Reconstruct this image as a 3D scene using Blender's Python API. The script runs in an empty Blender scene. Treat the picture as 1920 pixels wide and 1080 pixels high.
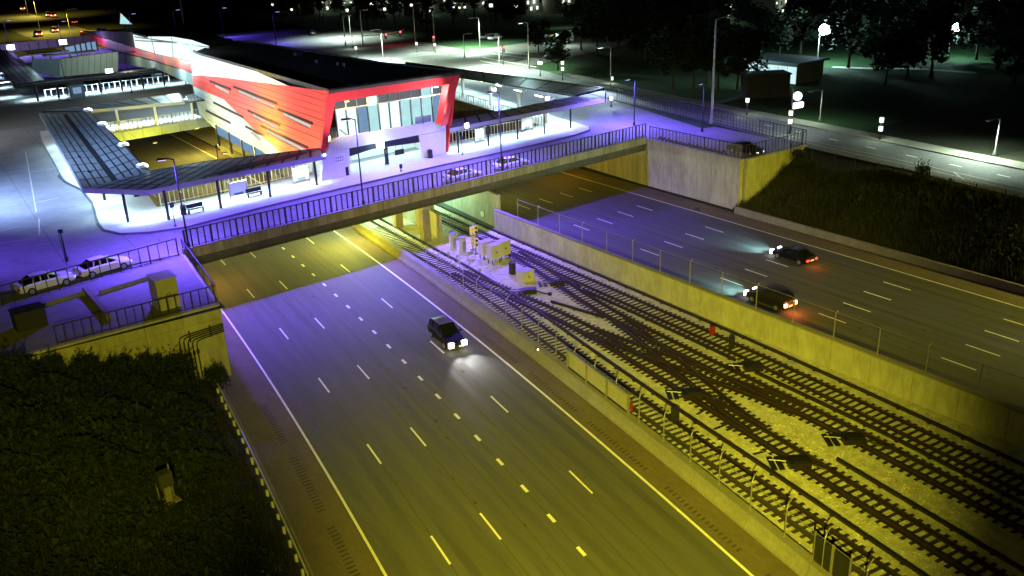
import bpy, math, random
import numpy as np
from mathutils import Vector, Matrix
random.seed(7)
rng = np.random.default_rng(7)
scene = bpy.context.scene
COL = scene.collection

# ------------------------------------------------------------------ camera
FPX, PITCH, ROLL, YAW, CAMH = 1689.24, math.radians(21.4615), math.radians(-2.28678), math.radians(34.1512), 34.0617
FW = Vector((math.sin(YAW)*math.cos(PITCH), math.cos(YAW)*math.cos(PITCH), -math.sin(PITCH)))
_r = Vector((math.cos(YAW), -math.sin(YAW), 0.0)); _u = _r.cross(FW)
RT = math.cos(ROLL)*_r + math.sin(ROLL)*_u
UP = -math.sin(ROLL)*_r + math.cos(ROLL)*_u
CAM = Vector((0.0, 0.0, CAMH))
cd = bpy.data.cameras.new('camera')
cd.sensor_width = 36.0; cd.lens = FPX/1920*36.0; cd.clip_start = 0.5; cd.clip_end = 4000.0
cam = bpy.data.objects.new('camera', cd); COL.objects.link(cam)
m = Matrix.Identity(4)
for i in range(3):
    m[i][0] = RT[i]; m[i][1] = UP[i]; m[i][2] = -FW[i]; m[i][3] = CAM[i]
cam.matrix_world = m
scene.camera = cam

# ------------------------------------------------------------------ night sky and exposure
w = bpy.data.worlds.new('World'); scene.world = w; w.use_nodes = True
nt = w.node_tree; nt.nodes.clear()
sky = nt.nodes.new('ShaderNodeTexSky'); sky.sky_type = 'NISHITA'; sky.sun_disc = False
sky.sun_elevation = math.radians(-4.0); sky.sun_rotation = math.radians(200.0)
bg = nt.nodes.new('ShaderNodeBackground'); bg.inputs['Strength'].default_value = 0.012
wo = nt.nodes.new('ShaderNodeOutputWorld')
nt.links.new(sky.outputs[0], bg.inputs[0]); nt.links.new(bg.outputs[0], wo.inputs[0])
vs = scene.view_settings
vs.view_transform = 'Standard'; vs.look = 'None'; vs.gamma = 1.0; vs.use_curve_mapping = False; vs.exposure = 0.0

YELLOW = (1.0, 0.90, 0.05); ORANGE = (1.0, 0.50, 0.04); PURPLE = (0.155, 0.08, 1.0)
COOL = (0.60, 0.93, 1.0); GREENW = (0.50, 1.0, 0.62); TEAL = (0.45, 0.95, 0.95); STREETW = (0.75, 1.0, 0.80)

# ------------------------------------------------------------------ helpers
def P(px, py, z):
    """point at height z along a sight line of the survey photograph"""
    d = FW + RT*((px-960)/FPX) - UP*((py-540)/FPX)
    return CAM + d*((z-CAMH)/d.z)
def PP(px, py, p0, n):
    d = FW + RT*((px-960)/FPX) - UP*((py-540)/FPX)
    return CAM + d*((p0-CAM).dot(n)/d.dot(n))
def height(x, y, py):
    lo, hi = -5.0, 60.0
    for _ in range(50):
        mm = (lo+hi)/2; d = Vector((x, y, mm))-CAM
        if 540 - FPX*d.dot(UP)/d.dot(FW) > py: lo = mm
        else: hi = mm
    return lo

def mat(name, col, rough=0.8, n=0.0, scale=6.0, bump=0.0, metal=0.0, stretch=(1, 1, 1), col2=None, emit=None, es=0.0, spec=0.3, detail=6.0):
    M = bpy.data.materials.new(name); M.use_nodes = True
    t = M.node_tree; b = t.nodes['Principled BSDF']
    b.inputs['Roughness'].default_value = rough; b.inputs['Metallic'].default_value = metal
    b.inputs['Specular IOR Level'].default_value = spec
    b.inputs['Base Color'].default_value = (*col, 1)
    if emit:
        b.inputs['Emission Color'].default_value = (*emit, 1); b.inputs['Emission Strength'].default_value = es
    if n > 0 or bump > 0:
        tc = t.nodes.new('ShaderNodeTexCoord'); mp = t.nodes.new('ShaderNodeMapping')
        mp.inputs['Scale'].default_value = stretch
        t.links.new(tc.outputs['Object'], mp.inputs[0])
        nz = t.nodes.new('ShaderNodeTexNoise'); nz.inputs['Scale'].default_value = scale; nz.inputs['Detail'].default_value = detail
        nz.inputs['Roughness'].default_value = 0.65
        t.links.new(mp.outputs[0], nz.inputs['Vector'])
        nz2 = t.nodes.new('ShaderNodeTexNoise'); nz2.inputs['Scale'].default_value = scale*0.17; nz2.inputs['Detail'].default_value = 3
        t.links.new(mp.outputs[0], nz2.inputs['Vector'])
        mx = t.nodes.new('ShaderNodeMath'); mx.operation = 'MULTIPLY_ADD'; mx.inputs[1].default_value = 0.55
        md = t.nodes.new('ShaderNodeMath'); md.operation = 'MULTIPLY'; md.inputs[1].default_value = 0.45
        t.links.new(nz2.outputs[0], md.inputs[0]); t.links.new(nz.outputs[0], mx.inputs[0]); t.links.new(md.outputs[0], mx.inputs[2])
        cr = t.nodes.new('ShaderNodeValToRGB')
        c2 = col2 if col2 else tuple(min(1, c*(1+n)) for c in col)
        c1 = tuple(c*max(0, 1-n) for c in col)
        cr.color_ramp.elements[0].position = 0.34; cr.color_ramp.elements[0].color = (*c1, 1)
        cr.color_ramp.elements[1].position = 0.66; cr.color_ramp.elements[1].color = (*c2, 1)
        t.links.new(mx.outputs[0], cr.inputs[0]); t.links.new(cr.outputs[0], b.inputs['Base Color'])
        if bump > 0:
            bp = t.nodes.new('ShaderNodeBump'); bp.inputs['Strength'].default_value = bump; bp.inputs['Distance'].default_value = 0.05
            t.links.new(nz.outputs[0], bp.inputs['Height']); t.links.new(bp.outputs[0], b.inputs['Normal'])
    return M
def glow(name, col, s):
    M = bpy.data.materials.new(name); M.use_nodes = True; t = M.node_tree; t.nodes.clear()
    tc = t.nodes.new('ShaderNodeTexCoord'); nz = t.nodes.new('ShaderNodeTexNoise'); nz.inputs['Scale'].default_value = 0.9
    mr = t.nodes.new('ShaderNodeMapRange'); mr.inputs[3].default_value = 0.8*s; mr.inputs[4].default_value = 1.2*s
    e = t.nodes.new('ShaderNodeEmission'); e.inputs[0].default_value = (*col, 1)
    o = t.nodes.new('ShaderNodeOutputMaterial')
    t.links.new(tc.outputs['Object'], nz.inputs['Vector']); t.links.new(nz.outputs[0], mr.inputs[0]); t.links.new(mr.outputs[0], e.inputs[1]); t.links.new(e.outputs[0], o.inputs[0])
    return M
def glassmat(name, col, alpha):
    M = bpy.data.materials.new(name); M.use_nodes = True; t = M.node_tree; t.nodes.clear()
    tr = t.nodes.new('ShaderNodeBsdfTransparent'); pr = t.nodes.new('ShaderNodeBsdfPrincipled')
    pr.inputs['Base Color'].default_value = (*col, 1); pr.inputs['Roughness'].default_value = 0.25
    mx = t.nodes.new('ShaderNodeMixShader'); mx.inputs[0].default_value = alpha
    o = t.nodes.new('ShaderNodeOutputMaterial')
    t.links.new(tr.outputs[0], mx.inputs[1]); t.links.new(pr.outputs[0], mx.inputs[2]); t.links.new(mx.outputs[0], o.inputs[0])
    return M

A = {}
A['asphalt'] = mat('asphalt', (0.090, 0.088, 0.086), 0.85, 0.17, 2.0, 0.35, stretch=(1, 0.05, 1), detail=12)
A['asphalt_worn'] = mat('asphalt_wheel_track', (0.076, 0.074, 0.072), 0.75, 0.22, 1.6, 0.3, stretch=(1, 0.05, 1), detail=12)
A['asphalt_fine'] = mat('asphalt_grain', (0.13, 0.127, 0.12), 0.85, 0.3, 14.0, 0.3, detail=9)
A['shoulder'] = mat('shoulder_concrete', (0.125, 0.100, 0.066), 0.9, 0.22, 5.0, 0.2, stretch=(1, 0.3, 1), detail=8)
A['seam'] = mat('tar_seam', (0.05, 0.048, 0.045), 0.8, 0.2, 10)
A['paint'] = mat('road_paint', (0.72, 0.70, 0.62), 0.6, 0.18, 9.0)
A['paint_worn'] = mat('worn_road_paint', (0.36, 0.36, 0.34), 0.7, 0.35, 7.0)
A['rumble'] = mat('rumble_groove', (0.055, 0.05, 0.042), 0.9, 0.2, 8)
A['concrete'] = mat('barrier_concrete', (0.19, 0.18, 0.145), 0.9, 0.22, 4.0, 0.3, detail=8)
A['wallconc'] = mat('wall_concrete', (0.34, 0.33, 0.27), 0.9, 0.30, 1.6, 0.3, stretch=(1.4, 1.4, 0.5), detail=10)
A['stained'] = mat('stained_concrete', (0.27, 0.24, 0.18), 0.9, 0.45, 2.2, 0.3, stretch=(1.6, 1.6, 0.12), detail=8)
A['girder'] = mat('girder_steel', (0.085, 0.08, 0.066), 0.7, 0.35, 3.0, 0.1, stretch=(0.6, 0.6, 1))
A['deckconc'] = mat('deck_concrete', (0.165, 0.165, 0.172), 0.85, 0.22, 1.2, 0.15, detail=9)
A['sidewalk'] = mat('sidewalk_concrete', (0.42, 0.42, 0.40), 0.9, 0.12, 2.0, 0.15)
A['kerb'] = mat('kerb_dark_edge', (0.06, 0.075, 0.075), 0.8, 0.2, 3)
A['ballast'] = mat('ballast_stone', (0.47, 0.455, 0.32), 0.95, 0.42, 9.0, 0.9, detail=10)
A['tie'] = mat('timber_sleeper', (0.034, 0.026, 0.019), 0.9, 0.45, 4.0, 0.2, stretch=(0.3, 2, 2))
A['rail'] = mat('rusty_rail', (0.030, 0.019, 0.014), 0.6, 0.4, 6.0, metal=0.2)
A['railhead'] = mat('polished_rail_head', (0.10, 0.085, 0.07), 0.45, 0.3, 4.0, metal=0.5)
A['thirdrail'] = mat('contact_rail', (0.02, 0.015, 0.012), 0.6, 0.3, 4.0)
A['machine'] = mat('black_switch_machine', (0.012, 0.011, 0.011), 0.5, 0.3, 4.0)
A['steel'] = mat('galvanised_steel', (0.30, 0.29, 0.26), 0.5, 0.2, 5.0, metal=0.6)
A['darksteel'] = mat('dark_painted_steel', (0.020, 0.021, 0.026), 0.5, 0.2, 5.0, metal=0.2)
A['fence'] = mat('dark_fence_steel', (0.028, 0.027, 0.030), 0.6, 0.2, 5.0)
A['mesh'] = glassmat('chain_link_mesh', (0.24, 0.23, 0.20), 0.08)
A['mesh_thin'] = glassmat('thin_wire_mesh', (0.10, 0.10, 0.09), 0.06)
A['screen'] = glassmat('light_catch_screen', (0.30, 0.30, 0.32), 0.38)
A['guardsteel'] = mat('bright_galvanised_steel', (0.62, 0.60, 0.54), 0.5, 0.15, 5.0, metal=0.2)
A['panel'] = mat('tan_fence_board', (0.30, 0.28, 0.13), 0.8, 0.15, 3.0)
A['boxgrey'] = mat('cabinet_paint', (0.36, 0.35, 0.30), 0.6, 0.12, 4.0)
A['boxdark'] = mat('dark_cabinet_paint', (0.02, 0.02, 0.022), 0.6, 0.2, 4.0)
A['canopy_panel'] = mat('canopy_roof_panel', (0.20, 0.235, 0.225), 0.45, 0.14, 1.3)
A['fascia'] = mat('fascia_metal', (0.30, 0.30, 0.33), 0.5, 0.1, 2.0)
A['canopy_frame'] = mat('canopy_frame_steel', (0.018, 0.020, 0.026), 0.5, 0.2, 3.0)
A['canopy_soffit'] = mat('canopy_soffit', (0.50, 0.51, 0.52), 0.6, 0.1, 3.0)
A['white'] = mat('white_painted_metal', (0.72, 0.74, 0.74), 0.5, 0.08, 4.0)
A['white_wall'] = mat('white_terminal_wall', (0.66, 0.67, 0.68), 0.7, 0.1, 2.0)
A['red'] = mat('red_cladding', (0.70, 0.060, 0.048), 0.5, 0.14, 1.6, stretch=(0.3, 0.3, 2))
A['redframe'] = mat('red_frame_metal', (0.72, 0.045, 0.05), 0.4, 0.12, 2.0)
A['roof'] = mat('black_roof_membrane', (0.055, 0.055, 0.052), 0.85, 0.5, 0.9)
A['greenwall'] = mat('pale_cladding', (0.40, 0.45, 0.41), 0.7, 0.18, 1.5, stretch=(0.3, 0.3, 2))
A['slot'] = mat('dark_slot_recess', (0.01, 0.01, 0.012), 0.7, 0.2, 3)
A['slotglass'] = glow('lit_slot_window', (1.0, 0.95, 0.80), 0.75)
A['lit_pane'] = glow('lit_glass', (0.55, 0.95, 0.98), 0.85)
A['lit_pane2'] = glow('bright_lit_glass', (0.80, 0.97, 1.0), 1.25)
A['dim_pane'] = glow('dim_lit_glass', (0.30, 0.52, 0.80), 0.62)
A['grey_pane'] = glow('grey_transom_glass', (0.36, 0.38, 0.42), 0.42)
A['mullion'] = mat('window_mullion', (0.03, 0.07, 0.08), 0.5, 0.1, 3)
A['grass'] = mat('grass_blade', (0.017, 0.022, 0.006), 0.9, 0.5, 0.6)
A['soil'] = mat('embankment_soil', (0.018, 0.019, 0.008), 0.95, 0.5, 1.2, 0.3)
A['lawn'] = mat('park_lawn', (0.018, 0.055, 0.014), 0.95, 0.4, 0.4)
A['leaf'] = mat('leaf', (0.012, 0.022, 0.008), 0.8, 0.5, 1.5)
A['leafdry'] = mat('dry_leaf', (0.045, 0.034, 0.014), 0.8, 0.5, 1.5)
A['bark'] = mat('bark', (0.045, 0.036, 0.028), 0.9, 0.4, 5)
A['carwhite'] = mat('white_car_paint', (0.58, 0.59, 0.62), 0.25, 0.05, 2.0, spec=0.5)
A['carblack'] = mat('black_car_paint', (0.006, 0.006, 0.007), 0.4, 0.1, 2.0, spec=0.2)
A['cargrey'] = mat('grey_car_paint', (0.05, 0.055, 0.065), 0.25, 0.1, 2.0, spec=0.5)
A['carglass'] = mat('car_glass', (0.006, 0.007, 0.010), 0.08, 0.1, 2.0, spec=0.6)
A['tyre'] = mat('tyre_rubber', (0.012, 0.012, 0.012), 0.9, 0.2, 6)
A['rim'] = mat('wheel_rim', (0.35, 0.35, 0.36), 0.35, 0.1, 5, metal=0.7)
A['head'] = glow('headlight_lens', (1.0, 1.0, 0.96), 14.0)
A['headlow'] = glow('parking_light_lens', (0.95, 0.97, 1.0), 2.2)
A['tail'] = glow('taillight_lens', (1.0, 0.08, 0.04), 2.6)
A['tailbright'] = glow('brake_light_lens', (1.0, 0.34, 0.16), 8.0)
A['lensoff'] = mat('unlit_lens', (0.4, 0.4, 0.42), 0.2, 0.05, 3)
A['redoff'] = mat('unlit_red_lens', (0.25, 0.01, 0.01), 0.3, 0.05, 3)
A['plate'] = glow('plate_light', (0.85, 0.95, 0.55), 1.1)
A['lamp_purple'] = glow('violet_lamp_lens', (0.50, 0.38, 1.0), 6.0)
A['lamp_white'] = glow('white_lamp_lens', (0.85, 1.0, 1.0), 8.0)
A['lamp_glare'] = glow('park_lamp_lens', (0.75, 0.95, 1.0), 40.0)
A['lamp_yellow'] = glow('sodium_lamp_lens', (1.0, 0.85, 0.35), 5.0)
A['lamp_warm'] = glow('warm_globe', (1.0, 0.93, 0.72), 2.4)
A['sig_red'] = glow('red_signal_lens', (1.0, 0.10, 0.10), 5.0)
A['sign_lit'] = glow('lit_sign_face', (0.88, 0.95, 1.0), 2.2)
A['board_yellow'] = glow('lit_destination_board', (1.0, 0.88, 0.15), 1.1)
A['signal_yellow'] = mat('yellow_painted_metal', (0.62, 0.55, 0.16), 0.5, 0.1, 4)
A['redsign'] = mat('red_painted_plate', (0.22, 0.015, 0.012), 0.5, 0.1, 4)
A['brick_dark'] = mat('dark_building_wall', (0.030, 0.026, 0.030), 0.9, 0.3, 2.0)
A['facade_glow'] = glow('glowing_building_wall', (0.62, 0.95, 1.0), 1.0)  # wall glows by itself in place of floodlight falling on it
A['house'] = mat('house_wall', (0.14, 0.13, 0.11), 0.9, 0.3, 1.5)
A['window_far'] = glow('far_window_light', (0.95, 0.95, 0.75), 1.8)
A['ramp'] = mat('ramp_wall_panel', (0.30, 0.36, 0.33), 0.8, 0.15, 1.5, stretch=(1, 1, 0.2))
A['slate'] = mat('slate_wall_panel', (0.12, 0.18, 0.23), 0.7, 0.12, 1.0)
A['lowwall'] = mat('pad_wall_concrete', (0.17, 0.165, 0.155), 0.9, 0.25, 3.0)

def wloc(o):
    v = Vector((0, 0, 0))
    while o is not None:
        v += o.location; o = o.parent
    return v
def tag(o, label=None, cat=None, group=None, kind=None):
    if label: o['label'] = label
    if cat: o['category'] = cat
    if group: o['group'] = group
    if kind: o['kind'] = kind
    return o
def thing(name, label, cat, loc=(0, 0, 0), group=None):
    o = bpy.data.objects.new(name, None); COL.objects.link(o); o.location = Vector(loc)
    o.empty_display_size = 0.3
    return tag(o, label, cat, group)
def inst(me, name, loc, parent=None, rz=0.0, sc=None, rot=None):
    o = bpy.data.objects.new(name, me); COL.objects.link(o)
    o.location = Vector(loc) - (wloc(parent) if parent else Vector((0, 0, 0)))
    o.rotation_euler = rot if rot else (0, 0, rz)
    if sc: o.scale = sc if hasattr(sc, '__len__') else (sc, sc, sc)
    if parent: o.parent = parent
    return o
class MB:
    def __init__(s): s.v = []; s.f = []
    def add(s, vs, fs):
        b = len(s.v); s.v += [tuple(v) for v in vs]; s.f += [tuple(i+b for i in f) for f in fs]; return s
    def box(s, c, d, rz=0.0):
        c = Vector(c); cx, sx = math.cos(rz), math.sin(rz); vs = []
        for z in (-.5, .5):
            for x, y in ((-.5, -.5), (.5, -.5), (.5, .5), (-.5, .5)):
                X, Y = x*d[0], y*d[1]
                vs.append((c.x+X*cx-Y*sx, c.y+X*sx+Y*cx, c.z+z*d[2]))
        return s.add(vs, [(3, 2, 1, 0), (4, 5, 6, 7), (0, 1, 5, 4), (1, 2, 6, 5), (2, 3, 7, 6), (3, 0, 4, 7)])
    def beam(s, a, b, wd, ht, up=(0, 0, 1)):
        a = Vector(a); b = Vector(b); d = (b-a).normalized(); up = Vector(up)
        if abs(d.dot(up)) > 0.98: up = Vector((0, 1, 0))
        x = d.cross(up).normalized(); y = x.cross(d)
        q = [(-wd/2, -ht/2), (wd/2, -ht/2), (wd/2, ht/2), (-wd/2, ht/2)]
        vs = [a+x*i+y*j for i, j in q]+[b+x*i+y*j for i, j in q]
        return s.add(vs, [(0, 1, 2, 3), (7, 6, 5, 4), (4, 5, 1, 0), (5, 6, 2, 1), (6, 7, 3, 2), (7, 4, 0, 3)])
    def tube(s, path, r, n=6, r1=None):
        path = [Vector(p) for p in path]; K = len(path); r1 = r if r1 is None else r1
        rings = []
        for i, p in enumerate(path):
            d = (path[min(i+1, K-1)]-path[max(i-1, 0)]).normalized()
            up = Vector((0, 0, 1)) if abs(d.z) < 0.95 else Vector((0, 1, 0))
            x = d.cross(up).normalized(); y = x.cross(d); rr = r+(r1-r)*i/max(1, K-1)
            rings.append([p+x*math.cos(2*math.pi*k/n)*rr+y*math.sin(2*math.pi*k/n)*rr for k in range(n)])
        vs = [v for rg in rings for v in rg]; fs = []
        for i in range(K-1):
            for k in range(n):
                fs.append((i*n+k, i*n+(k+1) % n, (i+1)*n+(k+1) % n, (i+1)*n+k))
        fs += [tuple(range(n-1, -1, -1)), tuple(range((K-1)*n, K*n))]
        return s.add(vs, fs)
    def prism(s, poly, z0, z1):
        n = len(poly)
        ar = sum(poly[i][0]*poly[(i+1) % n][1]-poly[(i+1) % n][0]*poly[i][1] for i in range(n))
        if ar < 0: poly = poly[::-1]
        z0f = z0 if callable(z0) else (lambda p: z0); z1f = z1 if callable(z1) else (lambda p: z1)
        vs = [(p[0], p[1], z0f(p)) for p in poly]+[(p[0], p[1], z1f(p)) for p in poly]
        fs = [tuple(range(n-1, -1, -1)), tuple(range(n, 2*n))]+[(i, (i+1) % n, n+(i+1) % n, n+i) for i in range(n)]
        return s.add(vs, fs)
    def slab(s, poly, t, nrm=None):
        """flat polygon in space given a thickness t away from nrm"""
        poly = [Vector(p) for p in poly]; n = len(poly)
        if nrm is None:
            nrm = Vector((0, 0, 0))
            for i in range(n): nrm += poly[i].cross(poly[(i+1) % n])
            nrm.normalize()
        nrm = Vector(nrm)
        vs = poly+[p-nrm*t for p in poly]
        fs = [tuple(range(n)), tuple(range(2*n-1, n-1, -1))]+[((i+1) % n, i, n+i, n+(i+1) % n) for i in range(n)]
        return s.add(vs, fs)
    def build(s, name, m, parent=None, smooth=False):
        me = bpy.data.meshes.new(name); off = wloc(parent) if parent else Vector((0, 0, 0))
        me.from_pydata([(v[0]-off.x, v[1]-off.y, v[2]-off.z) for v in s.v], [], s.f); me.update()
        if isinstance(m, (list, tuple)):
            for x in m: me.materials.append(x)
        else: me.materials.append(m)
        if smooth:
            for p in me.polygons: p.use_smooth = True
        o = bpy.data.objects.new(name, me); COL.objects.link(o)
        if parent: o.parent = parent
        return o
def lamp(kind, loc, col, power, target=None, size=0.3, angle=150, blend=0.5, parent=None, size_y=None):
    l = bpy.data.lights.new('light', kind); l.color = col; l.energy = power
    if kind == 'SPOT': l.spot_size = math.radians(angle); l.spot_blend = blend; l.shadow_soft_size = size
    elif kind == 'POINT': l.shadow_soft_size = size
    elif kind == 'AREA':
        l.shape = 'RECTANGLE'; l.size = size; l.size_y = size_y or size; l.spread = math.radians(angle)
    o = bpy.data.objects.new('light', l); COL.objects.link(o)
    o.location = Vector(loc) - (wloc(parent) if parent else Vector((0, 0, 0)))
    if parent: o.parent = parent
    d = (Vector(target)-Vector(loc)) if target is not None else Vector((0, 0, -1))
    o.rotation_euler = d.to_track_quat('-Z', 'Y').to_euler()
    return o
def lerp(a, b, t): return a+(b-a)*t
def curve(pts):
    pts = sorted(pts); ys = np.array([p[0] for p in pts]); xs = np.array([p[1] for p in pts])
    g = np.arange(ys[0], ys[-1]+.5, .5); v = np.interp(g, ys, xs)
    k = np.ones(13)/13; vp = np.concatenate([2*v[0]-v[6:0:-1], v, 2*v[-1]-v[-2:-8:-1]]); v = np.convolve(vp, k, 'valid')
    return lambda y: float(np.interp(y, g, v))
def struct(name, mb, m, smooth=False):
    return tag(mb.build(name, m, None, smooth), kind='structure')

# ------------------------------------------------------------------ highway in its cutting
def fL(y):
    t = min(y, 157.0)-80.0
    return .0999*t-.000646*t*t
def XL(x0): return lambda y: x0+fL(y)
ZD = 6.5
def ribbon(xa, xb, y0, y1, z, step=4.0, th=0.0):
    mb = MB(); n = max(1, int((y1-y0)/step)); vs = []; fs = []
    for i in range(n+1):
        y = y0+(y1-y0)*i/n; vs += [(xa(y), y, z), (xb(y), y, z)]
    for i in range(n): fs.append((2*i, 2*i+1, 2*i+3, 2*i+2))
    return mb.add(vs, fs)
C_ = lambda c: (lambda y: c)
road_l = struct('southbound_highway', ribbon(XL(22.1), XL(41.0), -40, 700, 0.0), A['asphalt'])
struct('southbound_shoulder', ribbon(XL(18.5), XL(22.1), -40, 700, -0.004), A['shoulder'])
struct('southbound_inner_shoulder', ribbon(XL(41.0), XL(43.3), -40, 700, -0.006), A['shoulder'])
road_r = struct('northbound_highway', ribbon(C_(58.3), C_(82.3), -40, 700, 0.0), A['asphalt'])
struct('northbound_shoulder', ribbon(C_(82.3), C_(85.4), -40, 700, -0.004), A['shoulder'])

def dash(name, parent, x0f, ya, yb, wd, m='paint'):
    mb = MB(); n = max(1, int((yb-ya)/3)); vs = []; fs = []
    for i in range(n+1):
        y = lerp(ya, yb, i/n); x = x0f(y); vs += [(x-wd/2, y, .005), (x+wd/2, y, .005)]
    for i in range(n): fs.append((2*i, 2*i+1, 2*i+3, 2*i+2))
    mb.add(vs, fs); return mb.build(name, A[m], parent)
PER = 12.192
for x0, s0 in ((25.99, 76.08), (29.62, 76.18), (37.0, 88.67)):
    for k in range(-5, 8):
        y = s0-PER*k
        if 16 < y < 150: dash('lane_dash', road_l, XL(x0), y-1.5, y+1.5, .145)
for k in range(-14, 14):
    y = 67.2-3.66*k
    if 20 < y < 120: dash('lane_dash', road_l, XL(33.35), y-.46, y+.46, .24)
for x0, s0 in ((66.88, 95.04), (70.75, 95.18), (74.66, 95.67), (78.3, 95.96)):
    for k in range(-3, 7):
        y = s0-PER*k
        if 20 < y < 130: dash('lane_dash', road_r, C_(x0), y-1.5, y+1.5, .15)
dash('edge_line', road_l, XL(22.3), -30, 300, .17); dash('edge_line', road_l, XL(40.8), -30, 300, .2)
dash('edge_line', road_r, C_(82.0), -30, 300, .16)
for c in (24.15, 27.8, 31.45, 35.15, 38.9):
    for o_ in (-.85, .85): ribbon(XL(c+o_-.32), XL(c+o_+.32), 8, 190, .0015, 2.0).build('wheel_track', A['asphalt_worn'], road_l)
for c in (65.0, 68.8, 72.7, 76.5, 80.1):
    for o_ in (-.85, .85): ribbon(C_(c+o_-.32), C_(c+o_+.32), 8, 190, .0015, 4.0).build('wheel_track', A['asphalt_worn'], road_r)
for x0 in (26.0, 29.6, 33.3, 37.0, 31.5, 35.2):
    mb = ribbon(XL(x0-.025), XL(x0+.025), 10, 120, .003); mb.build('tar_seam', A['seam'], road_l)
for x0 in (66.88, 70.75, 74.66, 78.3):
    mb = ribbon(C_(x0-.025), C_(x0+.025), 10, 120, .003); mb.build('tar_seam', A['seam'], road_r)
mb = MB()
for y in np.arange(22, 64, .42):
    if (y % 9.5) < 7.6:
        for xf, a, b in ((XL(20.75), -.28, .28), (XL(41.6), -.2, .2)):
            x = xf(y); mb.add([(x+a, y-.07, .004), (x+b, y-.07, .004), (x+b, y+.09, .004), (x+a, y+.09, .004)], [(0, 1, 2, 3)])
st_ = MB()
for k in range(260):
    y = 18+100*rng.random()
    if k % 2: x = XL((26.0, 29.6, 33.3, 37.0, 27.8, 31.5)[k % 6])(y)+rng.normal(0, .25)
    else: x = (66.88, 70.75, 74.66, 78.3, 68.8)[k % 5]+rng.normal(0, .5)
    r = .05+.16*rng.random()**3; st_.add([(x+r*math.cos(a)*(.7+.5*rng.random()), y+1.5*r*math.sin(a)*(.7+.5*rng.random()), .0035) for a in (0, .9, 1.8, 2.7, 3.6, 4.5, 5.4)], [tuple(range(7))])
st_ = st_.build('road_stain', A['seam'], road_l); st_['kind'] = 'stuff'
o = mb.build('rumble_strip', A['rumble'], road_l); o['kind'] = 'stuff'
def drain(loc, label, rz=.1):
    t = thing('drain_grate', label, 'drain', loc)
    MB().box((loc[0], loc[1], .012), (.55, .9, .014), rz).build('grate_frame', A['darksteel'], t)
    for k in range(5): MB().box((loc[0]-.2+.1*k, loc[1], .024), (.04, .8, .012), rz).build('bar', A['rail'], t)
p = P(1018, 664, 0); drain((p.x+.1, p.y, 0), 'dark drain grate in the shoulder beside the left median barrier')
p = P(1308, 392, 0); drain((p.x, p.y, 0), 'small dark drain grate on the far shoulder below the east abutment wall', 0)

# ------------------------------------------------------------------ ground
def bankz(x, y):
    k = 18.4+fL(min(y, 110))
    if x < 50:
        d = k-x
        z = -0.02 if d <= 0 else min(6.35, 0.25+d*0.40)
        if 69.9 < y < 300 and x > 4: z = min(z, 0.25 if x > 17.6 else z)
    else:
        d = x-85.35; z = -0.05 if d <= 0 else min(6.40, lerp(0.65+d*0.66, 0.55+5.85*max(0.0, d/11.5)**1.7, min(1.0, max(0.0, (y-60.0)/10.0))))
    return z
xs_l = [-500, -200, -80, -30, -12, -4, 0, 2, 4, 6, 8, 10, 12, 14, 16, 17.2, 18.42]
xs_r = [85.5, 86.5, 88, 89.5, 91, 92, 92.8, 94, 98, 104, 115, 140, 200, 400, 700]
rows = list(np.arange(-60, 70, 2.5))+[69.85]
mb = MB(); ncol = None
for i, y in enumerate(rows):
    row = []
    for x in xs_l:
        xx = x if x < -12 else x+fL(y)*(x+12)/30.4
        zz = bankz(xx, y) if x > -30 else 6.35
        if 20 < y < 69 and -4 < x < 18: zz += .12*math.sin(x*1.7+y*.6)+.1*math.sin(y*1.3-x)
        row.append((xx, y, zz))
    row += [(XL(18.5)(y)-.02, y, -.03), (85.3, y, -.03)]
    for x in xs_r: row.append((x, y, bankz(x, y)+(.12*math.sin(x*2.1+y*.9) if 86 < x < 92 else 0)))
    ncol = len(row); mb.v += row
for i in range(len(rows)-1):
    for k in range(ncol-1):
        a = i*ncol+k; mb.f.append((a, a+1, a+1+ncol, a+ncol))
rows2 = [69.85, 71.2, 72.5, 73.8, 75.15]; b0 = len(mb.v)
for y in rows2: mb.v += [(x, y, bankz(x, y)) for x in [85.3]+xs_r]
nc = len(xs_r)+1
for i in range(len(rows2)-1):
    for k in range(nc-1):
        a = b0+i*nc+k; mb.f.append((a, a+1, a+1+nc, a+nc))
struct('embankment_ground', mb, A['soil'], True)
mb = MB()
mb.add([(-600, 69.9, 6.42), (19.0, 69.9, 6.42), (19.0, 300, 6.42), (-600, 300, 6.42)], [(0, 1, 2, 3)])
struct('ground_west', mb, A['soil'])
mb = MB(); mb.add([(86.2, 75.2, 6.42), (900, 75.2, 6.42), (900, 1500, 6.42), (130, 1500, 6.42), (130, 310, 6.42), (86.2, 310, 6.42)], [(0, 1, 2, 3, 4, 5)])
struct('ground_east', mb, A['lawn'])
mb = MB(); mb.add([(-900, 296, -.03), (130, 296, -.03), (130, 1500, -.03), (-900, 1500, -.03)], [(0, 1, 2, 3)])
struct('ground_north', mb, A['soil'])
mb = MB(); mb.add([(10, 60, -.035), (90, 60, -.035), (90, 300, -.035), (10, 300, -.035)], [(0, 1, 2, 3)])
struct('cutting_floor', mb, A['soil'])
mb = MB(); mb.add([(40, 12, -.012), (58.2, 12, -.012), (58.2, 300, -.012), (46, 300, -.012), (44, 88, -.012), (38.5, 40, -.012), (34, 12, -.012)], [(0, 1, 2, 3, 4, 5, 6)])

# track bed
xin = XL(43.55)
struct('track_bed', ribbon(xin, C_(58.15), 5, 190, 0.135, 2.0), A['ballast'])
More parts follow.
